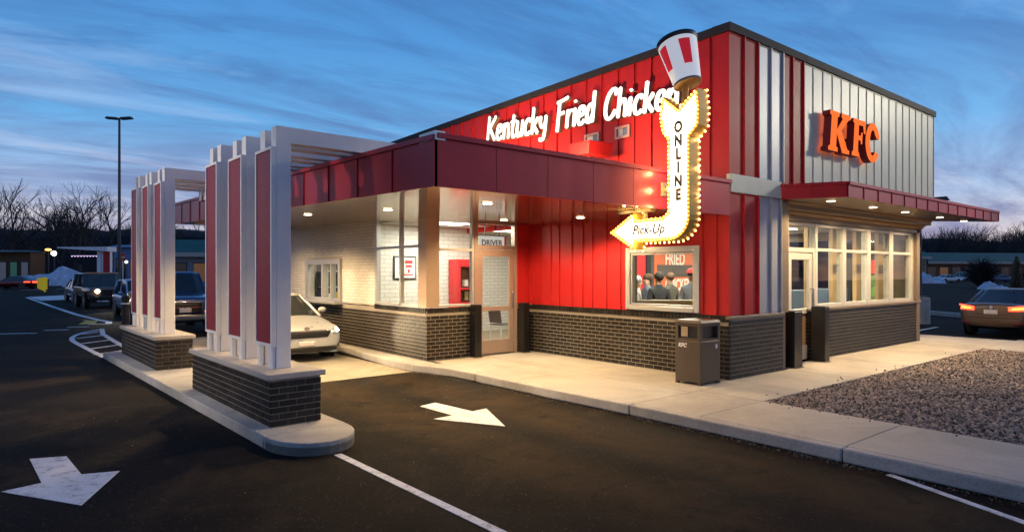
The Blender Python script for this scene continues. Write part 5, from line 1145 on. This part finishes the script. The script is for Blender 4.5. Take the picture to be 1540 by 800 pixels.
M_YEL = mat('sign_yellow', (.75, .55, .02), .5, emit=(1, .75, .02), estr=.15)
MB().hexa([(-.55, -.03, .35), (.05, -.03, .10), (.05, .03, .10), (-.55, .03, .35), (-.60, -.03, 1.30), (.05, -.03, 1.42), (.05, .03, 1.42), (-.60, .03, 1.30)]).build('panel', M_YEL, t)
MB().box(.10, .22, -.05, .05, .0, 1.42).box(.22, .42, -.04, .0, .25, 1.40).build('panel', M_YEL, t); MB().tube([(.50, 0, 0), (.50, 0, 1.25)], .06, 6).build('post', M_BLACK, t)
for px, py, d, c, s, lb in ((81, 381, 100, (.9, .95, .75), 9, 'bright greenish white floodlight on a pole in the far left dark'), (72.5, 375.5, 104, (1, .45, .1), 4, 'orange street light beside the white floodlight at far left')):
    x, y = at(px, d); t = thing('street_light', lb, 'street lamp', (x, y, GZ), -AZ); z = hz(py, d) - GZ
    MB().tube([(0, .1, 0), (0, .1, z)], .09, 6).build('pole', MATS['pole_dark'], t); MB().ball((0, 0, z), .38, 8, 6, (1.4 if s < 5 else 1, 1, .5 if s < 5 else 1)).build('lamp', emat('far_lamp_%d' % px, c, s), t)
x, y = at(190, 63); t = thing('street_light', 'small white light beneath the stop sign', 'street lamp', (x, y, GZ), -AZ); z = hz(394, 63) - GZ
MB().tube([(0, .1, 0), (0, .1, z)], .05, 6).build('pole', MATS['pole_dark'], t); MB().ball((0, 0, z), .13, 8, 6).build('lamp', emat('far_lamp_w', (.8, .9, 1), 7), t)
# ------------------------------------------------------------------ far buildings
M_GREEN = mat('green_roof', (.035, .14, .13), .6, var=.15, vscale=1)
M_GWALL = mat('shop_wall', (.15, .075, .045), .8, var=.4, vscale=.4)
def far_building(name, label, pxa, pxb, da, db, depth, ywall, ytop, roofm, wallm, win=None, fascia_=True, wins=6):
    A, Bp = Vector(at(pxa, da)), Vector(at(pxb, db)); d = (Bp - A); ln = d.length; ang = math.atan2(d.y, d.x)
    t = thing(name, label, 'building', (A.x, A.y, GZ), ang); dm = (da + db) / 2; zw, zt = hz(ywall, dm) - GZ, hz(ytop, dm) - GZ
    MB().box(0, ln, .8, depth, 0, zw).build('wall', wallm, t)
    r = MB().hexa([(-.3, -.5, zw), (ln + .3, -.5, zw), (ln + .3, depth, zw), (-.3, depth, zw), (.4, .9, zt), (ln - .4, .9, zt), (ln - .4, depth - 1, zt), (.4, depth - 1, zt)]).build('roof', roofm, t)
    if fascia_: MB().box(-.3, ln + .3, -.55, -.5, zw - .55, zw + .05).build('sign_band', mat('sign_band_tan', (.45, .40, .33), .7), t)
    for k in range(wins):
        x0 = ln * (k + .15) / wins; x1 = ln * (k + .85) / wins
        w_ = MB().box(x0, x1, .74, .80, .4, zw * .72).build('window', M_BLACK, t); MB().box(x0 + .1, x1 - .1, .72, .74, .5, zw * .68).build('pane', win[k % len(win)], w_)
    return t
PN = [mat('pane_dark', (.02, .025, .035), .1), mat('pane_warm', (.10, .05, .02), .2, emit=(.8, .35, .12), estr=.10), mat('pane_dark', (.02, .025, .035), .1)]
far_building('shop_row', 'long low shop building with green sloping roof at far right', 1395, 1680, 165, 175, 24, 394, 380.5, M_GREEN, M_GWALL, PN, True, 16)
far_building('shop', 'small end shop block with lit pale fascia seen right of the window front', 1330, 1397, 158, 160, 20, 386, 378, M_GREEN, mat('shop_wall_lit', (.28, .25, .18), .8), PN, True, 3)
far_building('shop_row', 'shop building with green mansard roof framed by the two gateway screens', 252, 520, 92, 96, 20, 381, 361, M_GREEN, mat('shop_wall_blue', (.20, .24, .30), .8), PN, True, 9)
far_building('warehouse', 'pale blue shed partly hidden behind the tall lamp post', 166, 252, 98, 98, 14, 372, 368, mat('shed_roof', (.16, .22, .34), .6), mat('shed_blue', (.15, .24, .42), .7), PN, False, 4)
far_building('kiosk', 'low dark building with bright green windows at the far left edge', -60, 40, 100, 100, 4, 379, 376, M_BLACK, mat('kiosk_brown', (.09, .045, .02), .8), [mat('pane_green', (.02, .10, .08), .2, emit=(.05, .35, .25), estr=.12), mat('pane_pale', (.10, .13, .16), .2, emit=(.5, .65, .85), estr=.05)], False, 6)
# ------------------------------------------------------------------ snow banks, hills, trees
def snow(label, px, d, wpx, ytop, ybot, seed):
    x, y = at(px, d); t_ = MB(); w = wpx / 955 * d; h = max(.5, hz(ytop, d) - GZ); r = random.Random(seed); nx, ny = 26, 12
    ph = [r.uniform(0, 6) for _ in range(6)]
    for j in range(ny + 1):
        for i in range(nx + 1):
            u, v = i / nx * 2 - 1, j / ny * 2 - 1
            e = max(0, 1 - u * u) ** .22 * max(0, 1 - v * v) ** .4
            k = .62 + .25 * sin(3.1 * u + ph[0]) + .16 * sin(7 * u + ph[1] + 2 * v) + .12 * sin(13 * u + ph[2]) * sin(5 * v + ph[3]) + r.uniform(-.05, .05)
            t_.v.append((u * w / 2, v * w * .22, max(-.01, h * e * k)))
    t_.f = [(j * (nx + 1) + i, j * (nx + 1) + i + 1, (j + 1) * (nx + 1) + i + 1, (j + 1) * (nx + 1) + i) for j in range(ny) for i in range(nx)]; t_.m = [0] * len(t_.f)
    o = t_.build('snow_bank', M_SNOW, None, smooth=True); o.location = (x, y, GZ + .004); o.rotation_euler = (0, 0, -AZ); tag(o, label, 'snow', 'ploughed snow banks')
snow('long grey snow bank in front of the dark trees at far left', 92, 92, 120, 402, 418, 4)
snow('lower snow bank running behind the off-road vehicle', 136, 84, 66, 411, 420, 6)
snow('bluish snow heap at the left end of the far parked cars', 1392, 108, 50, 409, 422, 9)
snow('pointed blue snow heap in front of the far bush on the right', 1493, 71, 38, 423, 436, 12)
def hill(px0, px1, d, prof, m):
    q = MB(); n = 60; r = random.Random(int(px0) + 5)
    for i in range(n + 1):
        px = px0 + (px1 - px0) * i / n; x, y = at(px, d); x2, y2 = at(px, d * 1.35); x3, y3 = at(px, d * 1.8)
        z = hz(prof(px) + r.uniform(-1.2, 1.2), d * 1.35)
        q.v += [(x, y, GZ - .5), (x, y, GZ + (z - GZ) * .66), (x2, y2, z), (x3, y3, GZ - .5)]
    for i in range(n):
        for k in range(3): q.f.append((i * 4 + k, (i + 1) * 4 + k, (i + 1) * 4 + k + 1, i * 4 + k + 1)); q.m.append(0)
    return tag(q.build('hills', m, None, smooth=True), kind='structure')
M_HILL = mat('wooded_hill', (.012, .013, .018), 1, var=.4, vscale=.3)
hill(-500, 700, 190, lambda p: 343 + 4 * sin(p * .02) + (5 if p > 150 else 0), M_HILL)
hill(1150, 2100, 215, lambda p: 362 - .010 * (p - 1380) + 3 * sin(p * .03), M_HILL)
def grow(m, p, d, ln, r, depth, rnd, up=.12, spread=.55, sides=4, twist=0):
    pts = [p]; rads = [r]; n = 3
    for i in range(n):
        d = (d + Vector((rnd.gauss(0, .10), rnd.gauss(0, .10), rnd.gauss(0, .05) + up * .25))).normalized(); p = p + d * ln / n; pts.append(p); rads.append(r * (1 - .38 * (i + 1) / n))
    m.tube(pts, rads, sides if r > .03 else 3, cap=False)
    if depth == 0: return
    k = rnd.choice((2, 3, 3)) if depth > 1 else 3
    for i in range(k):
        ax = Vector((rnd.gauss(0, 1), rnd.gauss(0, 1), rnd.gauss(0, .4))).normalized()
        nd = (d + ax * spread * rnd.uniform(.6, 1.3)).normalized(); q = pts[-1] if i < 2 else pts[rnd.choice((1, 2))]
        grow(m, q, nd, ln * rnd.uniform(.62, .86), r * .60, depth - 1, rnd, up, spread, sides)
def bare_tree(px, d, ytop, label, seed, spread=.5, depth=6, trunk=.30, lean=0):
    x, y = at(px, d); H = hz(ytop, d) - GZ; t = thing('bare_tree', label, 'tree', (x, y, GZ), 0, 'bare winter trees'); rnd = random.Random(seed)
    tr = MB(); top = Vector((lean, 0, H * .26)); tr.tube([(0, 0, -.1), (lean * .4, 0, H * .14), tuple(top)], [trunk * 1.25, trunk, trunk * .85], 8); tr.build('trunk', M_BARK, t)
    m = MB()
    for k in range(4):
        a = k * 1.6 + rnd.uniform(0, 1); nd = Vector((cos(a) * spread * 1.3, sin(a) * spread * 1.3, 1)).normalized() if k else Vector((.05, 0, 1))
        grow(m, top - Vector((0, 0, H * .03 * k)), nd, H * .255 * rnd.uniform(.85, 1.1), trunk * .62, depth - 1, rnd, .16, spread)
    zz = max(v[2] for v in m.v); s = (H - top.z) / (zz - top.z)
    m.v = [(v[0] * s, v[1] * s, top.z + (v[2] - top.z) * s) if v[2] > top.z else v for v in m.v]
    m.build('crown', M_BARK, t, fix=False); return t
bare_tree(14, 120, 268, 'bare tree with slim rising limbs at the left edge of the photo', 11, .50, 6, .42)
bare_tree(-34, 118, 285, 'bare tree half cut off by the left edge of the photo', 23, .5, 5, .40)
bare_tree(50, 132, 312, 'small bare tree between the two big bare trees on the left', 31, .6, 5, .3)
bare_tree(117, 116, 272, 'broad bare tree with a thick central trunk left of the tall lamp post', 45, .66, 6, .60)
bare_tree(158, 126, 282, 'bare leaning tree just left of the tall lamp post', 58, .6, 6, .36, 1.0)
bare_tree(92, 128, 322, 'low bare tree in front of the broad one on the left', 63, .7, 5, .28)
# far wood: many bare trees reading as one dark fringe
wood = MB(); rw = random.Random(77); proto = []
for k in range(7):
    m = MB(); grow(m, Vector((0, 0, 0)), Vector((0, 0, 1)), .30, .016, 4, rw, .2, .5, 3); zz = max(v[2] for v in m.v); proto.append([Vector(v) / zz for v in m.v] and ([Vector(v) / zz for v in m.v], m.f))
for k in range(430):
    left = k % 2 == 0
    px = rw.uniform(-120, 480) if left else rw.uniform(1290, 1640); d = rw.uniform(185, 260); x, y = at(px, d)
    ytop = (338 + 7 * sin(px * .05) + rw.uniform(-12, 8) - (3 if px < 120 else -4)) if left else (352 - .03 * (px - 1400) + 6 * sin(px * .06) + rw.uniform(-11, 10))
    H = hz(ytop, d) - GZ; vs, fs = proto[rw.randrange(7)]; a = rw.uniform(0, 6.3); w = H * rw.uniform(.7, 1.1)
    wood.add([(x + (v.x * cos(a) - v.y * sin(a)) * w, y + (v.x * sin(a) + v.y * cos(a)) * w, GZ + v.z * H) for v in vs], fs)
tag(wood.build('far_wood', M_BARK, None, fix=False), kind='stuff')
def bush(px, d, ytop, wpx, label, seed, col, cone=False):
    x, y = at(px, d); H = hz(ytop, d) - GZ; w = wpx / 955 * d / 2; t = thing('shrub', label, 'shrub', (x, y, GZ), 0); r = random.Random(seed)
    MB().tube([(0, 0, 0), (.05, 0, H * .5)], [.14, .08], 6).build('trunk', M_BARK, t); m = MB()
    for k in range(520):
        v = Vector((r.gauss(0, 1), r.gauss(0, 1), r.gauss(0, 1))).normalized() * r.uniform(.35, 1.0) ** .6
        if cone: zz = r.random(); p = Vector((v.x * w * (1.05 - zz * .9), v.y * w * (1.05 - zz * .9), .1 + zz * (H - .1)))
        else: p = Vector((v.x * w, v.y * w, H * .58 + v.z * H * .42))
        root = Vector((p.x * .2, p.y * .2, max(0, p.z - H * .25))); m.tube([tuple(root), tuple((root + p) / 2 + Vector((r.gauss(0, .08), r.gauss(0, .08), 0))), tuple(p)], [.035, .03, .012], 3, cap=False)
    m.build('crown', col, t, fix=False)
bush(1476, 80, 384, 62, 'round leafless dark bush in the far car park on the right', 5, mat('twig_dark', (.02, .016, .016), .9))
bush(1529, 40, 384, 26, 'upright brownish shrub above the brown sedan at the right edge', 8, mat('twig_brown', (.09, .06, .035), .9), True)
bush(1562, 42, 390, 46, 'dark shrub cut off by the right edge above the brown sedan', 15, MATS['twig_dark'])
# ------------------------------------------------------------------ lot lamps that stand outside the frame
def lot_lamp(x, y, h, aim, watts, color, label, ang=95):
    t = thing('street_lamp', label, 'street lamp', (x, y, GZ)); MB().tube([(0, 0, 0), (0, 0, h + .3)], [.11, .08], 8).build('pole', MATS['pole_dark'], t)
    MB().box(-.35, .35, -.2, .2, h + .2, h + .34).build('lamp_head', M_BLACK, t); MB().box(-.28, .28, -.15, .15, h + .185, h + .2).build('lens', emat('lot_lens', color, 6), t)
    spot((x, y, h), aim, watts, color, ang, .7, .25)
lot_lamp(16.5, -6.2, 8.3, (4.0, 0, 4.5), 5000, (1, .90, .66), 'lot lamp standing right of the view', 44)
lot_lamp(-19, 7, 8.0, (-7, 6.2, 2.3), 11500, (1, .82, .62), 'lot lamp standing left of the view', 44)
